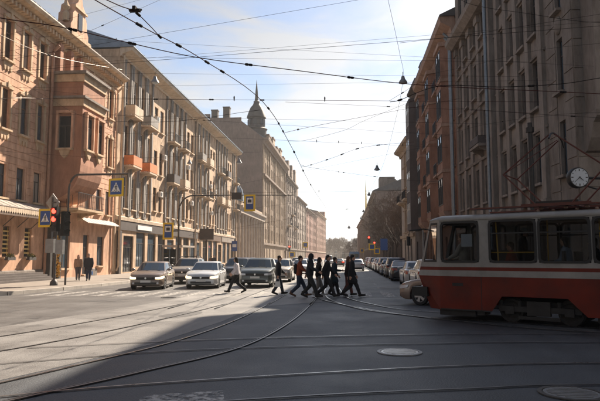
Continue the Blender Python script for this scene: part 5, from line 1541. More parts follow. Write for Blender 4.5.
    obj('body', remesh(b, 'body', 'skin', .0115*s, 2), root)
    # trousers
    t = MB()
    capsule(t, V(0, -.05, hipz+.06), V(0, .05, hipz+.06), .135*s, .135*s)
    for hip, kn, an, toe in Ls:
        capsule(t, hip, kn, .114*s, .088*s); capsule(t, kn, an+(kn-an)*.12, .086*s, .070*s)
    if skirt: pass
    obj('trousers', remesh(t, 'trousers', cloth(legs), .017*s, 2), root)
    # jacket: torso, sleeves, hem
    j = MB()
    hem = hipz-.02-coat
    for y in (-.075, .075):
        capsule(j, V(0, y*wide, hem+.12), V(lean*.6, y*wide, 1.12), .138*s*(1+coat*.25), .132*s); capsule(j, V(lean*.6, y*wide, 1.12), V(lean, y*wide*1.15, 1.36), .132*s, .122*s)
    capsule(j, V(lean, -.12*wide, 1.40), V(lean, .12*wide, 1.40), .096*s, .096*s)
    capsule(j, V(lean+.005, 0, 1.44), V(lean+.02, 0, 1.50), .085*s, .070*s)
    capsule(j, V(0, 0, hem+.12), V(lean*.6, 0, 1.12), .150*s*(1+coat*.25), .142*s); capsule(j, V(lean*.6, 0, 1.12), V(lean, 0, 1.38), .142*s, .125*s)
    if hood: capsule(j, head+V(-.035, 0, -.05), head+V(-.02, 0, .04), .108*s, .112*s)
    if coat > .15:
        for hip, kn, an, toe in Ls: capsule(j, hip, hip+(kn-hip)*min(.9, coat*1.9), .14*s, .145*s)
    for sh_, el, wr, fa in A:
        capsule(j, sh_, el, .084*s, .070*s); capsule(j, el, wr-(wr-el)*.08, .068*s, .054*s)
    obj('jacket', remesh(j, 'jacket', cloth(top), .017*s, 2), root)
    # shoes
    for hip, kn, an, toe in Ls:
        d = (toe-an); d.z = 0; d.normalize()
        q = MB(); capsule(q, an-d*.035*s+V(0, 0, -.03), toe+V(0, 0, .006), .054*s, .042*s); capsule(q, an+V(0, 0, .06), an-V(0, 0, .03), .052*s, .056*s)
        obj('shoe', remesh(q, 'shoe', cloth(shoes), .013*s, 2), root)
    # hair or hat
    q = MB()
    if not hood:
        q.ball(head+V(-.022, 0, .045), (.098*s, .088*s, .100*s), 14, 10)
        if long_hair:
            capsule(q, head+V(-.05, 0, .02), head+V(-.085, 0, -.20), .078*s, .055*s); capsule(q, head+V(-.02, .06, .0), head+V(-.05, .065, -.14), .04*s, .03*s); capsule(q, head+V(-.02, -.06, .0), head+V(-.05, -.065, -.14), .04*s, .03*s)
        else: capsule(q, head+V(-.055, 0, .02), head+V(-.06, 0, -.05), .062*s, .050*s)
        obj('hair', remesh(q, 'hair', cloth(hair), .012*s, 2), root)
    if hat:
        q = MB(); q.ball(head+V(-.01, 0, .065), (.108*s, .096*s, .092*s), 14, 10); capsule(q, head+V(.05, -.06, .045), head+V(.05, .06, .045), .03*s, .03*s)
        obj('hat', remesh(q, 'hat', cloth(hat), .013*s, 2), root)
    for sd in (1, -1):
        part('eye', MB().ball(head+V(.079, sd*.030, .012), (.010*s, .012*s, .009*s), 8, 6), 'black_paint', root)
    if backpack:
        q = MB()
        for y in (-.07, .07): capsule(q, V(lean-.19, y, 1.05), V(lean-.18, y, 1.36), .085*s, .075*s)
        bp = obj('backpack', remesh(q, 'backpack', cloth(backpack), .017, 2), root)
    if bag:
        side_, c = bag
        wr = A[side_][2]; d = Vector((0, 0, -1))
        q = MB(); x, y, z = wr+Vector((0, 0, -.12*s))
        q.tube([(x-.09, y, z-.16), (x-.05, y, z-.01), (x+.05, y, z-.01), (x+.09, y, z-.16)], .008, 5)
        q.prism([(x-.10, z-.16), (x+.10, z-.16), (x+.13, z-.40), (x-.12, z-.40)], y-.04, y+.04)
        part('bag', q, c, root)
    return root
# heading 0 = +X (to the right in the photo), 180 = to the left
person('woman with dark hair in white top and black trousers striding left', (-5.35, 27.5, .012), 176, 1.66, 1.0, 1, top=(.50, .47, .50), legs=(.014, .014, .016), hair=(.022, .016, .013), long_hair=True, arms=(-.15, .45), bent=(.9, .35))
person('man in black jacket and jeans stepping over the tram rail with white bag', (-3.25, 26.4, .012), 10, 1.74, .55, 1, top=(.020, .020, .022), legs=(.025, .03, .045), arms=(.3, -.25), bent=(.5, .3), coat=.04, bag=(1, 'white_paint'))
person('man in rust orange jacket with black backpack walking right', (-2.2, 25.3, .012), 4, 1.73, .85, 1, top=(.20, .045, .018), legs=(.025, .035, .06), hair=(.018, .013, .01), backpack=(.016, .016, .017), arms=(-.2, .55), bent=(.4, .5), shoes=(.10, .05, .03))
person('tall hooded person in black with arm stretched back', (-1.68, 24.5, .012), -8, 1.82, .78, -1, top=(.014, .015, .019), legs=(.022, .023, .022), hood=True, arms=(-.55, .5), bent=(.25, .6), wide=1.08, coat=.03)
person('person in dark top and light grey trousers within the crossing group', (-1.38, 25.5, .012), 12, 1.66, .62, 1, top=(.02, .015, .015), legs=(.22, .20, .185), hair=(.02, .014, .01), long_hair=True, arms=(.3, -.4), bent=(.4, .3), shoes=(.4, .4, .4))
person('man in black jacket leaning forward in centre of the crossing group', (-1.02, 25.0, .012), -4, 1.76, .90, -1, top=(.013, .013, .015), legs=(.016, .016, .018), hair=(.02, .015, .012), arms=(.35, -.5), bent=(.4, .35), wide=1.06, lean=.06, coat=.06)
person('woman in dark teal coat at the right of the crossing group', (-.72, 25.9, .012), 14, 1.67, .5, -1, top=(.020, .036, .048), legs=(.015, .014, .016), hair=(.03, .02, .015), arms=(.4, -.2), bent=(1.1, .9), coat=.28)
person('man in long black coat striding right, apart from the group', (.05, 25.2, .012), 3, 1.77, .88, -1, top=(.011, .011, .013), legs=(.014, .014, .016), hair=(.018, .014, .012), arms=(.2, -.25), bent=(.25, .2), coat=.30, wide=1.06)
person('half hidden person with red brown trousers behind the long black coat', (-.12, 25.9, .012), 2, 1.70, .5, 1, top=(.03, .018, .016), legs=(.11, .035, .028), hair=(.10, .05, .03), long_hair=True, arms=(.2, -.2), bent=(.3, .3))
person('man in dark coat with blue shopping bag on the left pavement', (-17.2, 37.4, .15), -70, 1.76, .35, 1, top=(.022, .024, .032), legs=(.03, .045, .085), hair=(.12, .10, .09), arms=(.1, .05), bent=(.2, .2), coat=.16, bag=(0, 'blue_bag'), group='people on the left pavement', wide=1.1)
person('woman in beige jacket beside the man with blue bag', (-18.05, 37.7, .15), -62, 1.68, .3, -1, top=(.36, .22, .14), legs=(.09, .085, .09), hair=(.22, .09, .045), long_hair=True, arms=(.1, -.05), bent=(.25, .2), group='people on the left pavement')
person('dark pedestrian on the pavement behind the black car', (-15.4, 58, .15), -90, 1.74, .5, 1, top=(.03, .025, .025), group='people on the left pavement')
person('dark pedestrian by the blue stop sign near the shops', (-15.5, 66, .15), -80, 1.72, .2, 1, top=(.02, .02, .025), group='people on the left pavement')
person('pedestrian in brown coat far along the shops', (-16.8, 70, .15), 95, 1.70, .6, -1, top=(.12, .07, .04), coat=.2, group='people on the left pavement')
# riders in the tram
def tpos(x, y, z): return tuple(P0+bx_*x+by_*y+Vector((0, 0, z)))
th = math.degrees(math.atan2(TD.y, TD.x))
person('tram driver in pale shirt at the front cab window', tpos(1.05, 1.2, .60), th, 1.75, 0, 1, top=(.40, .38, .33), sit=True, arms=(.5, .5), bent=(.6, .6), group='people inside the tram')
person('standing passenger in black with pale face behind the cab', tpos(2.75, 1.0, .75), th+200, 1.72, 0, 1, top=(.014, .014, .016), hat=(.30, .30, .30), arms=(.1, .1), bent=(1.2, .3), group='people inside the tram')
person('seated passenger in pale blue jacket at second big tram window', tpos(4.0, .5, .52), th, 1.68, 0, 1, top=(.20, .24, .30), hair=(.015, .012, .01), sit=True, arms=(.3, .3), bent=(.9, .9), long_hair=True, group='people inside the tram')
person('seated passenger in black with dark cap beside second tram window', tpos(4.55+.1, .55, .50), th, 1.66, 0, 1, top=(.02, .018, .018), hat=(.015, .014, .014), sit=True, arms=(.3, .3), bent=(.9, .9), group='people inside the tram')
person('seated passenger in red by the tram yellow handrail', tpos(2.65, .5, .46), th, 1.62, 0, 1, top=(.24, .035, .02), sit=True, arms=(.3, .3), bent=(.9, .9), group='people inside the tram')
person('seated passenger in dark red at the tram window by frame edge', tpos(5.5, .55, .48), th, 1.65, 0, 1, top=(.12, .02, .018), sit=True, arms=(.3, .3), bent=(.9, .9), group='people inside the tram')
bpy.data.scenes.remove(TMP)

# ------------------------------------------------------------------ signs, lights, poles
def pedestrian_symbol(parent, y, s):
    """white triangle with a walking figure, on local xz plane facing -y"""
    part('triangle', MB().prism([(-.36*s, -.30*s), (.36*s, -.30*s), (0, .36*s)], y-.006, y), 'white_paint', parent)
    f = MB(); y1, y0 = y-.007, y-.012
    f.lathe([(.042*s, y0), (.042*s, y1)], 10, (.01*s, 0, .17*s), 'y')
    for poly in ([(-.03, .12), (.05, .12), (.05, -.03), (-.04, -.03)], [(-.04, -.03), (.01, -.03), (-.07, -.26), (-.12, -.26)], [(.0, -.03), (.05, -.03), (.13, -.26), (.08, -.26)],
                 [(-.03, .115), (-.03, .07), (-.12, .0), (-.14, .03)], [(.045, .115), (.045, .07), (.12, .0), (.14, .03)]):
        f.prism([(a*s, b*s) for a, b in poly], y0, y1)
    part('walking_figure', f, 'black_paint', parent)
    for k in range(3): part('crossing_bar', MB().box(-.30*s+k*.22*s, -.18*s+k*.22*s, y-.0062, y-.0001, -.37*s, -.32*s) if False else MB().box(-.28*s+k*.22*s, -.16*s+k*.22*s, y-.011, y-.0065, -.295*s, -.265*s), 'black_paint', parent)
def crossing_sign(loc, w, h, label, hang=0):
    r = thing('crossing_sign', label, 'road sign', loc, radians(-14), 'pedestrian crossing signs')
    part('border', MB().box(-w/2, w/2, 0, .03, -h/2, h/2), 'sign_yellow', r)
    part('panel', MB().box(-w/2+.12, w/2-.12, -.006, -.0005, -h/2+.12, h/2-.12), 'sign_blue', r)
    pedestrian_symbol(r, -.007, (w-.24)*1.12)
    if hang: 
        for x in (-w*.3, w*.3): part('hanger', MB().box(x-.02, x+.02, .03, .05, -h/2, h/2+hang), 'pole', r)
    else: part('clamp', MB().box(-.1, w/2+.1, .031, .07, -.05, .05), 'pole', r)
    return r
def stop_sign(loc, w, h, label, hang=0):
    r = thing('tram_stop_sign', label, 'road sign', loc, radians(-8), 'tram stop signs')
    part('border', MB().box(-w/2, w/2, 0, .03, -h/2, h/2), 'sign_yellow', r)
    e = w*.16
    part('panel', MB().box(-w/2+e, w/2-e, -.006, -.0005, -h/2+e, h/2-e), 'sign_blue', r)
    part('white_field', MB().box(-w*.26, w*.26, -.011, -.0065, -h*.06, h*.30), 'white_paint', r)
    t = MB().box(-w*.17, w*.17, -.015, -.0115, .02*h, .20*h).box(-w*.02, w*.02, -.015, -.0115, .2005*h, .27*h)
    part('tram_symbol', t, 'black_paint', r)
    if hang: part('hanger', MB().box(-.02, .02, .031, .06, -h/2, h/2+hang), 'pole', r)
    else: part('clamp', MB().box(-w/2-.5 if hang < 0 else -.1, w/2+.4, .031, .07, -.05, .05), 'pole', r)
    return r
# traffic light mast
tx, ty = -16.3, 31.2
tl = thing('traffic_light', 'traffic light showing red on the left pavement corner', 'traffic light', (tx, ty, .15))
part('mast', MB().tube([(0, 0, 0), (0, 0, 4.6)], .075, 10).lathe([(.22, 0), (.20, .18), (.09, .32)], 12), 'pole', tl, True)
def head(parent, x, y, z, rz, lamps):
    h = obj('signal_head', MB().box(-.19, .19, -.14, .14, 0, 1.36).mesh('signal_head', 'black_metal'), parent, (x, y, z), (0, 0, rz))
    for k, m_ in enumerate(lamps):
        zc = 1.13-k*.45
        part('lens', MB().lathe([(.145, -.17), (.14, -.141)], 16, (0, 0, zc), 'y'), m_, h)
        vz = MB()
        for i in range(8):
            a0, a1 = radians(10+i*20), radians(10+(i+1)*20)
            vz.quad((.165*cos(a0), -.141, zc+.165*sin(a0)), (.165*cos(a1), -.141, zc+.165*sin(a1)), (.165*cos(a1), -.26, zc+.165*sin(a1)), (.165*cos(a0), -.26, zc+.165*sin(a0)))
        part('visor', vz, 'black_metal', h)
    return h
head(tl, .06, -.22, 2.95, radians(-14), ('lamp_red', 'lamp_red', 'lens_dark'))
head(tl, .50, .05, 2.72, radians(62), ('lens_dark', 'lens_dark', 'lens_dark'))
part('bracket', MB().tube([(0, 0, 3.1), (.45, .05, 3.1)], .03, 6).tube([(0, 0, 4.0), (.45, .05, 4.0)], .03, 6), 'pole', tl)
part('control_box', MB().box(-.42, .10, -.30, -.09, 1.78, 2.55), 'grey_metal', tl, False, (0, 0, 0), (0, 0, radians(-10)))
part('control_box', MB().box(.16, .62, -.22, -.02, 1.70, 2.50), 'grey_metal', tl, False, (0, 0, 0), (0, 0, radians(-10)))
ds = thing('priority_sign', 'diamond shaped road sign seen from its grey back above traffic light', 'road sign', (tx-.2, ty-.12, 4.72), radians(-20))
part('plate', MB().prism([(-.52, 0), (0, -.52), (.52, 0), (0, .52)], 0, .025), 'grey_metal', ds)
part('clamp', MB().box(-.05, .05, -.04, -.001, -.35, .3).box(-.04, .3, -.04, -.001, -.04, .04), 'pole', ds)
crossing_sign((tx-.56, ty-.18, 3.86), .92, 1.02, 'yellow bordered pedestrian crossing sign left of the red light')
gm = thing('sign_gantry', 'dark gantry pole with curved arm over the left crossing', 'pole', (-15.85, 31.6, .15))
part('post', MB().tube([(0, 0, 0), (0, 0, 5.3)]+[(0+.55*(1-cos(t*pi/16)), 0, 5.3+.9*sin(t*pi/16)) for t in range(1, 9)]+[(2.9, 0, 6.2), (3.42, 0, 6.2)], .06, 8), 'pole', gm, True)
part('end_bar', MB().tube([(3.42, 0, 6.25), (3.42, 0, 4.95)], .035, 6), 'pole', gm)
crossing_sign((-13.03, 31.45, 5.58), .98, 1.02, 'yellow bordered pedestrian crossing sign hanging from the curved arm', hang=.2)

# stop-sign gantry with long arm
ga = thing('lamp_gantry', 'tall dark pole with long curved arm over the waiting cars', 'pole', (-13.75, 46.0, 0))
part('post', MB().tube([(0, 0, 0), (0, 0, 5.4)]+[(1.15*(1-cos(t*pi/16)), 0, 5.4+1.25*sin(t*pi/16)) for t in range(1, 9)]+[(4.5, 0, 6.66), (9.3, 0, 6.60)], [.075, .075]+[.06]*8+[.04, .03], 8), 'pole', ga, True)
part('base', MB().lathe([(.22, 0), (.20, .5), (.1, .7)], 10), 'pole', ga)
part('box', MB().box(4.3, 5.15, -.15, .15, 6.30, 6.85), 'dark_panel', ga)
stop_sign((-7.95, 45.85, 6.0), .92, 1.34, 'yellow and blue tram stop sign hanging from the long arm', hang=.1)
stop_sign((-14.55, 45.8, 3.78), .92, 1.36, 'yellow and blue tram stop sign beside the tall curved pole')
bbd = thing('notice_board', 'dark rectangular board on a post before the ochre shops', 'board', (-14.9, 60, .15))
part('post', MB().tube([(0, 0, 0), (0, 0, 4.6)], .06, 8), 'pole', bbd); part('board', MB().box(-.75, .75, -.12, -.06, 3.35, 4.5), 'dark_panel', bbd)
bst = thing('bus_stop_sign', 'small blue stop sign on a post by the kerb', 'road sign', (-14.75, 74, .15))
part('post', MB().tube([(0, 0, 0), (0, 0, 3.8)], .04, 8), 'pole', bst); part('plate', MB().box(-.35, .35, -.07, -.041, 2.3, 3.6), 'sign_blue', bst); part('white_field', MB().box(-.25, .25, -.075, -.0705, 2.8, 3.2), 'white_paint', bst)
# tram shelter
shl = thing('tram_shelter', 'glass tram shelter with pale flat roof behind the grey crossover', 'shelter', (-16.1, 51.5, .15))
part('roof', MB().box(-.8, 1.1, 0, 4.2, 2.45, 2.62), 'canopy_metal', shl)
for x, y in ((-.7, .1), (-.7, 4.1), (.6, .1), (.6, 4.1)): part('post', MB().tube([(x, y, 0), (x, y, 2.45)], .04, 6), 'grey_metal', shl)
for y in (.1, 2.1): part('pane', MB().box(-.72, -.70, y+.05, y+1.95, .3, 2.3), 'tram_glass', shl)
part('bench', MB().box(-.6, -.2, .5, 3.6, .42, .48), 'frame_brown', shl)
# distant signs and signals
def post_sign(x, y, z, label, kind):
    r = thing('distant_sign', label, 'road sign', (x, y, 0), 0, 'signs far along the street')
    part('post', MB().tube([(0, 0, 0), (0, 0, z+.5)], .06, 6), 'pole', r)
    if kind != 'signal':
        part('border', MB().box(-.6, .6, -.10, -.065, z-.6, z+.6), 'sign_yellow', r); part('panel', MB().box(-.4, .4, -.11, -.1005, z-.4, z+.4), 'sign_blue', r)
    if kind != 'sign':
        part('signal_head', MB().box(-.75, -.35, -.2, .2, z+.7, z+2.0), 'black_metal', r); part('lens', MB().lathe([(.17, -.23), (.17, -.201)], 10, (-.55, 0, z+1.75), 'y'), 'lamp_red', r)
post_sign(4.1, 110, 3.6, 'far yellow bordered sign with red signal by the right kerb', 'both')
post_sign(5.6, 122, 2.9, 'far yellow bordered sign on right pavement near tree trunks', 'both')
post_sign(-9.9, 130, 4.4, 'far yellow bordered sign over left lanes by the turret building', 'sign')
post_sign(-12.5, 126, 2.2, 'far red signal on the left before the turret building', 'both')
post_sign(3.9, 190, 3.8, 'farthest yellow bordered sign on the right', 'sign')
pk = thing('parking_sign', 'blue sign panel on a post beside the parked cars', 'road sign', (5.3, 92, .15))
part('post', MB().tube([(0, 0, 0), (0, 0, 4.6)], .05, 6), 'pole', pk); part('plate', MB().box(-.55, .55, -.09, -.055, 2.6, 4.4), 'sign_blue', pk)
# clock on the corner building
ck = thing('street_clock', 'round white-faced street clock on bracket above the tram', 'clock', (8.72, 23.0, 4.72), radians(8))
part('case', MB().lathe([(.38, -.14), (.40, -.10), (.40, .10), (.38, .14)], 32, (0, 0, 0), 'y'), 'black_metal', ck, True)
dl = part('dial', MB().lathe([(.345, -.150), (.345, -.141)], 32, (0, 0, 0), 'y'), 'dial', ck)
for k in range(12):
    a = 2*pi*k/12; r0, r1, w = (.24 if k % 3 == 0 else .27), .325, (.019 if k % 3 == 0 else .012)
    c_, s_ = sin(a), cos(a)
    part('hour_mark', MB().prism([(c_*r0-s_*w, s_*r0+c_*w), (c_*r1-s_*w, s_*r1+c_*w), (c_*r1+s_*w, s_*r1-c_*w), (c_*r0+s_*w, s_*r0-c_*w)], -.156, -.1505), 'black_paint', dl)
for a, ln, w in ((radians(130), .19, .016), (radians(228), .28, .011)):
    c_, s_ = sin(a), cos(a)
    part('hand', MB().prism([(-c_*.04-s_*w, -s_*.04+c_*w), (c_*ln-s_*w*.4, s_*ln+c_*w*.4), (c_*ln+s_*w*.4, s_*ln-c_*w*.4), (-c_*.04+s_*w, -s_*.04-c_*w)], -.166-w, -.157-w), 'black_paint', dl)
part('bracket', MB().tube([(.40, 0, 0), (1.0, .1, 0)], .05, 8).tube([(.3, 0, -.3), (.75, .05, -.42), (1.0, .1, -.4)], .03, 6), 'black_metal', ck)
pp = thing('tram_mast', 'dark steel mast on the right pavement behind the pantograph', 'pole', (7.35, 22.7+1.4, .15))
part('post', MB().tube([(0, 0, 0), (0, 0, 7.0)], [.12, .09], 10), 'black_metal', pp, True)
part('collar', MB().lathe([(.16, 6.6), (.16, 6.8)], 10), 'black_metal', pp)

# ------------------------------------------------------------------ overhead wires
def wire(pts, label, r=.009, m='wire', beads=(), sag=0.0, hang=(), group='overhead wires', big=()):
    """pts: world points; beads: positions (0..1) of insulators on the wire"""
    o = thing('overhead_wire', label, 'wire', (0, 0, 0), 0, group)
    P = [Vector(p) for p in pts]
    if len(P) == 2:
        n = 14
        P = [P[0].lerp(P[1], i/n)-Vector((0, 0, sag*4*(i/n)*(1-i/n))) for i in range(n+1)]
    else: P = spline(P, 6)
    part('cable', MB().tube(P, r, 5), m, o)
    def pos(t):
        x = t*(len(P)-1); i = min(int(x), len(P)-2); return P[i].lerp(P[i+1], x-i), (P[i+1]-P[i]).normalized()
    for t in beads:
        p, d = pos(t); k = r*(3.0 if (p-Vector((0, 0, CAM_H))).length < 22 else 4.2)
        part('insulator', MB().tube([p-d*k*3.2, p-d*k*2.4, p-d*k*.4, p, p+d*k*.4, p+d*k*2.4, p+d*k*3.2], [k*.4, k, k, k*.55, k, k, k*.4], 7), 'wire', o)
    for t in hang:
        p, d = pos(t); k = r*4
        part('hanger', MB().tube([p+Vector((0, 0, k*5)), p+Vector((0, 0, k*3)), p-Vector((0, 0, k*1.5))], [k*.6, k*1.1, k*.6], 6), 'wire', o)
    return o
def ext(p0, p1, Y, xl=-21.3, xr=8.7):
    a, b = at(*p0, Y), at(*p1, Y); d = b-a
    return a+d*((xl-a.x)/d.x), a+d*((xr-a.x)/d.x)
def tt(px, p0, p1, Y, xl=-21.3, xr=8.7):
    """fraction along the span where photo column px lies"""
    a = at(*p0, Y); b = at(*p1, Y); q = a.lerp(b, (px-p0[0])/(p1[0]-p0[0])); return (q.x-xl)/(xr-xl)
def span(p0, p1, Y, label, r=.008, m='wire', beads=(), hang=(), sag=0, xl=-21.3, xr=8.7):
    a, b = ext(p0, p1, Y, xl, xr)
    return wire([a, b], label, r, m, [tt(x, p0, p1, Y, xl, xr) for x in beads], sag, [tt(x, p0, p1, Y, xl, xr) for x in hang])
ZC = 5.85
def lvl(px, py, z=ZC):
    q = at(px, py, 10.0); d = q-Vector((0, 0, CAM_H)); return Vector((0, 0, CAM_H))+d*((z-CAM_H)/d.z)
cw1 = [lvl(60, -22), lvl(95, 0), lvl(150, 31), lvl(200, 58), lvl(263, 102), lvl(291, 146), lvl(312, 187), Vector((-1.9, 60, ZC)), Vector((-1.6, 130, ZC)), Vector((-1.5, 300, ZC))]
wire(cw1, 'tram contact wire sweeping from upper left down to the vanishing street', .0095, 'wire_red', [.20, .29, .345, .37, .46, .50, .52, .57, .62, .66])
wire([lvl(100, -3), lvl(120, 6), lvl(135, 12), lvl(150, 26), lvl(160, 37)], 'short curved contact wire joining the sweep at the upper left', .0085, 'wire_red', [.55, .99])
fr = thing('wire_frog', 'dark crossing fitting on the contact wires at upper left', 'wire fitting', lvl(135, 11)); fr.scale = (.55, .55, .55)
part('plate', MB().box(-.17, .17, -.06, .06, -.03, .05).box(-.05, .05, -.12, .12, .0, .12), 'wire', fr); part('clamp', MB().tube([(-.2, 0, .05), (.2, .05, .05)], .03, 6), 'wire', fr)
wire([lvl(-60, 3), lvl(0, 18), lvl(60, 27), lvl(125, 42), lvl(200, 58), lvl(300, 71), lvl(397, 83), lvl(470, 88), lvl(540, 91), lvl(620, 95), lvl(700, 100)], 'contact wire crossing above the junction and over the tram', .0095, 'wire_red', [.22, .31, .45, .55, .83])
wire([lvl(600, 78), lvl(560, 84), lvl(500, 87), lvl(440, 86), lvl(400, 100), lvl(390, 102)], 'dark contact wire joining from the right above the tram roof', .009, 'wire', [.3, .8])
wire([at(-40, 16, 27), at(0, 35, 30), at(60, 58, 36), at(135, 72, 57.2)], 'pale twisted cable lit by sun across the peach building', .016, 'wire_light', [.62])
wire([at(-20, 62, 28), at(0, 53, 29), at(60, 42, 31), at(90, 31, 33), at(160, 0, 36), at(190, -12, 37)], 'thin wire rising from peach building to the top edge', .008, 'wire_red', [.64])
wire([at(-20, 100, 28), at(20, 98, 30), at(50, 99, 39.3)], 'slack grey wire before the second floor of peach building', .010, 'wire_light')
wire([at(50, 99, 39.3), at(85, 117, 30), at(160, 122, 22), at(260, 110, 18)], 'wire from the peach drainpipe towards the street', .007, 'wire')
span((120, 99), (397, 101), 27, 'span wire with insulators passing the tip of turret spire', .009, 'wire_red', (157, 214, 265), (237, 327))
span((200, 57), (445, 38), 20, 'dark span wire rising to the right across upper sky', .007, 'wire', (), (), 0, -24, 12)
span((200, 54), (445, 34), 21, 'pale thin span wire just above the dark rising one', .004, 'wire', (), (), 0, -24, 12)
span((200, 74), (440, 76), 30, 'thin level span wire high above the turret', .005, 'wire')
span((200, 27), (370, -2), 18, 'thin bluish span wire near the top edge', .005, 'wire', (), (), 0, -24, 12)
span((83, 15), (140, 0), 24, 'thin wire above the peach roof gable', .005, 'wire', (), (), 0, -22, 12)
span((120, 57), (200, 58), 28, 'level wire before the ochre building eaves', .006, 'wire', (), ())
span((267, 119), (400, 122), 34, 'thin level span wire under the spire', .006, 'wire')
span((200, 120), (330, 128), 46, 'thin span wire meeting the ochre eaves end', .008, 'wire', (204, 210), (), 0, -21, 8.2)
wire([lvl(283, 133), at(320, 125, 24), at(400, 110, 30), at(430, 104.5, 34), at(462, 98, 42)], 'span wire climbing right from the contact wire beads', .008, 'wire_red', (.12,))
wire([lvl(288, 141), at(307, 140, 29), at(345, 130, 33), at(366, 120, 33), at(420, 98, 33)], 'sagging wire crossing mid sky to the red house', .008, 'wire')
wire([lvl(301, 165), at(309, 165.5, 36), at(335, 157, 40), at(360, 148, 40), at(390, 144, 40), at(414, 142, 40)], 'pull-off wire with many insulators left of the dark house', .010, 'wire_red', (.22, .34, .46, .58, .72), (.85,))
span((300, 141), (414, 146), 44, 'level span wire with hanging clips beside the dark house', .008, 'wire', (), (317, 339, 362, 403), 0, -21, 7.4)
wire([lvl(301.5, 166), at(340, 172, 42), at(395, 179, 42), at(440, 182, 42)], 'wire falling right below the insulated pull-off wire', .008, 'wire', (.32, .36, .55))
span((301, 192), (372, 191), 58, 'level span wire past the golden spire', .010, 'wire', (), (319,), 0, -21, 7.2)
span((330, 212), (372, 205), 75, 'distant span wire low over the street', .011, 'wire', (347,), (), 0, -21, 7.0)
span((310, 226), (372, 224), 105, 'distant lowest span wire above far traffic', .012, 'wire', (), (), 0, -21, 5.8)
span((280, 176), (360, 160), 50, 'thin distant wire slanting up to the right', .007, 'wire', (), (), 0, -21, 7.4)
wire([at(383, -14, 24), at(388, 0, 25), at(400, 55, 28), at(403, 78, 30), at(396, 118, 36), at(383, 165, 45), at(370, 191, 60), at(362, 212, 90)], 'long lamp cable hanging along the street from top edge', .008, 'wire', (.43,))
wire([at(440, -20, 22), at(467, 3, 22), at(530, 14, 21), at(587, 22, 20), at(640, 22, 19)], 'dark wire across the top of the brown stone building', .008, 'wire', (.84,))
wire([at(400, 43, 20), at(467, 35, 20), at(563, 20, 20), at(640, 8, 20)], 'dark wire continuing across brown stone upper windows', .006, 'wire')
wire([at(455, 108, 22), at(520, 113, 21), at(600, 118, 20), at(650, 122, 20)], 'wire across brown stone building above the pantograph', .006, 'wire', (.55,))
wire([at(425, 75, 28), at(470, 66, 26), at(540, 50, 22), at(640, 40, 20)], 'thin wire rising across brown stone facade', .005, 'wire')
wire([at(420, 145, 40), at(470, 128, 30), at(545, 116, 20), at(620, 112, 18)], 'thin wire from the red house towards the tram mast', .005, 'wire', (.5,))
wire([at(-10, 150, 30), at(40, 154, 30), at(130, 158, 30), at(260, 152, 30)], 'thin wire before the bay underside of peach building', .005, 'wire')
wire([at(-10, 84, 29), at(60, 92, 30), at(130, 98, 31), at(230, 100, 31)], 'thin wire before the bay parapet of peach building', .005, 'wire')
span((262, 101), (420, 108), 27, 'span wire fanning to the red house lower branch', .006, 'wire_red', (389,), (), 0, -3, 8.3)
wire([at(389, 101, 27), at(404, 92, 26), at(420, 83, 25), at(445, 86, 22)], 'short branch wire rising right beside the dark bell lamp', .007, 'wire_red', (.3,))
span((290, 84), (430, 82), 24, 'fine level wire above the dark bell lamp', .004, 'wire')
span((200, 45), (440, 58), 23, 'fine wire falling gently right across upper sky', .004, 'wire', (), (), 0, -24, 12)
span((270, 206), (400, 190), 66, 'fine distant wire rising right across the street', .008, 'wire', (), (), 0, -21, 6.5)
# hanging street lamps
def hlamp(px, py, Y, d, label):
    p = at(px, py, Y)
    r = thing('hanging_lamp', label, 'street lamp', p, 0, 'lamps hung on cables over the street')
    part('shade', MB().lathe([(.06*d, .45*d), (.16*d, .38*d), (.22*d, .1*d), (.42*d, -.18*d), (.46*d, -.32*d)], 14), 'grey_metal', r, True)
    part('bulb', MB().ball((0, 0, -.32*d), (.34*d, .34*d, .13*d), 10, 6), 'dial', r, True)
    part('hanger', MB().tube([(0, 0, .44*d), (0, 0, .85*d)], .03*d, 5), 'wire', r)
hlamp(155, 80, 38, .62, 'grey bell lamp hanging before the ochre roof eaves')
hlamp(403, 80, 30, .50, 'dark bell lamp on the cable in upper right sky')
hlamp(377, 168, 45, .50, 'bell lamp hanging between golden spire and pale house')
hlamp(369, 194, 62, .46, 'small lamp hanging in front of the golden spire')
hlamp(363.5, 211, 88, .5, 'tiny lamp hanging below the spire lamp')
hlamp(361, 218, 110, .5, 'tiniest lamp hanging lowest over the far street')
hlamp(349, 227, 125, .8, 'dark lamp hanging over the middle of far street')
hlamp(239, 161, 52, .62, 'lamp hanging before the blank gable wall')
hlamp(189.5, 162, 60, .60, 'lamp hanging before the ochre drainpipes')

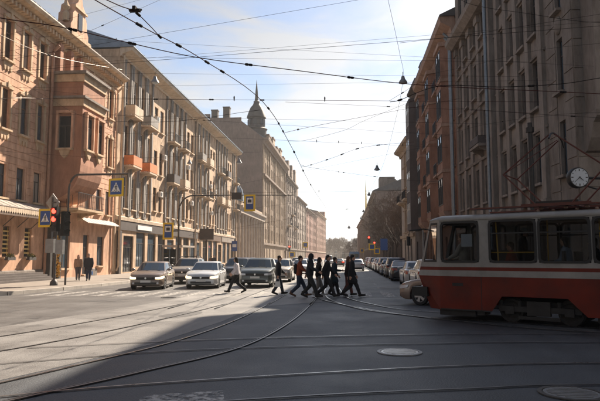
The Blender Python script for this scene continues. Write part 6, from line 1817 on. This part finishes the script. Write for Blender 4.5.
# ------------------------------------------------------------------ bare trees
def tree_mesh(seed, H, spread=1.0, thin=.008):
    rg = random.Random(seed); tr, cr = MB(), MB()
    def grow(p, d, L, r, lv):
        pts, rs = [p], [r]; q, dd = p, d
        n = 4 if lv < 2 else 3
        for i in range(n):
            dd = (dd+Vector((rg.gauss(0, .16), rg.gauss(0, .16), rg.gauss(.04, .10)))*(1 if lv else .4)).normalized()
            q = q+dd*L/n; pts.append(q); rs.append(max(thin, r*(1-.5*(i+1)/n)))
        (tr if lv < 2 else cr).tube(pts, rs, 6 if lv < 2 else (4 if lv < 3 else 3), 0, False)
        if lv >= 5: return
        k = {0: 6, 1: 5, 2: 5, 3: 4, 4: 3}[lv]
        for i in range(k):
            t = rg.uniform(.35, 1.0) if lv else rg.uniform(.45, 1.0)
            x = t*n; j = min(int(x), n-1); b = pts[j].lerp(pts[j+1], x-j)
            a = rg.uniform(0, 2*pi); tilt = rg.uniform(.45, .95)*spread
            u = dd.orthogonal().normalized(); v = dd.cross(u)
            nd = (dd*cos(tilt)+(u*cos(a)+v*sin(a))*sin(tilt)+Vector((0, 0, .18))).normalized()
            grow(b, nd, L*rg.uniform(.50, .75), rs[min(j+1, n)]*rg.uniform(.5, .68), lv+1)
    grow(Vector((0, 0, 0)), Vector((0, 0, 1)), H*.5, H*.018, 0)
    return tr.mesh('trunk', 'bark', True, False), cr.mesh('crown', 'twig', False, False)
TM = [tree_mesh(40+i, 13.5, 1.0, .014) for i in range(4)]+[tree_mesh(60+i, 13.5, 1.1, .045) for i in range(2)]
def tree(x, y, k, sc, label, group):
    r = thing('bare_tree', label, 'tree', (x, y, .1), random.uniform(0, 6.28), group); r.scale = (sc, sc, sc)
    obj('trunk', TM[k][0], r); obj('crown', TM[k][1], r)
random.seed(50)
for i, (x, y, k, s, l_) in enumerate([(9.3, 94, 0, .95, 'nearest bare street tree beyond the pale cream house'), (9.0, 103, 1, 1.05, 'second bare street tree along the right pavement'), (8.8, 112, 2, 1.0, 'third bare street tree along the right pavement'),
        (8.7, 121, 3, 1.0, 'fourth bare street tree along the right pavement'), (8.5, 130, 0, .95, 'fifth bare street tree along the right pavement'), (8.4, 138, 1, .85, 'sixth bare street tree, hazy, along the right pavement'), (8.3, 145, 2, .85, 'farthest bare street tree of the right row')]):
    tree(x, y, k, s, l_, 'bare street trees on the right')
for i in range(15):
    x = -22+i*3.1+random.uniform(-.8, .8)
    tree(x, 430+random.uniform(-15, 35), 4+i % 2, random.uniform(.9, 1.25), 'hazy bare tree in the distant row closing the end of the street', 'distant trees at the end of the street')
far = simple('end_building', 'pale hazy low building behind the distant bare trees', (-60, 500), (60, 500), 'left', 9, 20, 'sand', 'pale_stone', 2, 6.0, 2.0, 2.4, seed=60, pil=False)

# ------------------------------------------------------------------ haze
hz = bpy.data.materials.new('haze'); hz.use_nodes = True
n, l = hz.node_tree.nodes, hz.node_tree.links
n.remove(n['Principled BSDF'])
pv = n.new('ShaderNodeVolumePrincipled')
pv.inputs['Color'].default_value = (0.93, 0.92, 0.90, 1)
pv.inputs['Density'].default_value = 0.00036
pv.inputs['Anisotropy'].default_value = 0.12
l.new(pv.outputs[0], n['Material Output'].inputs['Volume'])
ho = obj('haze', MB().box(-430, 430, -70, 1110, -1.2, 56).mesh('haze', hz)); ho['kind'] = 'stuff'
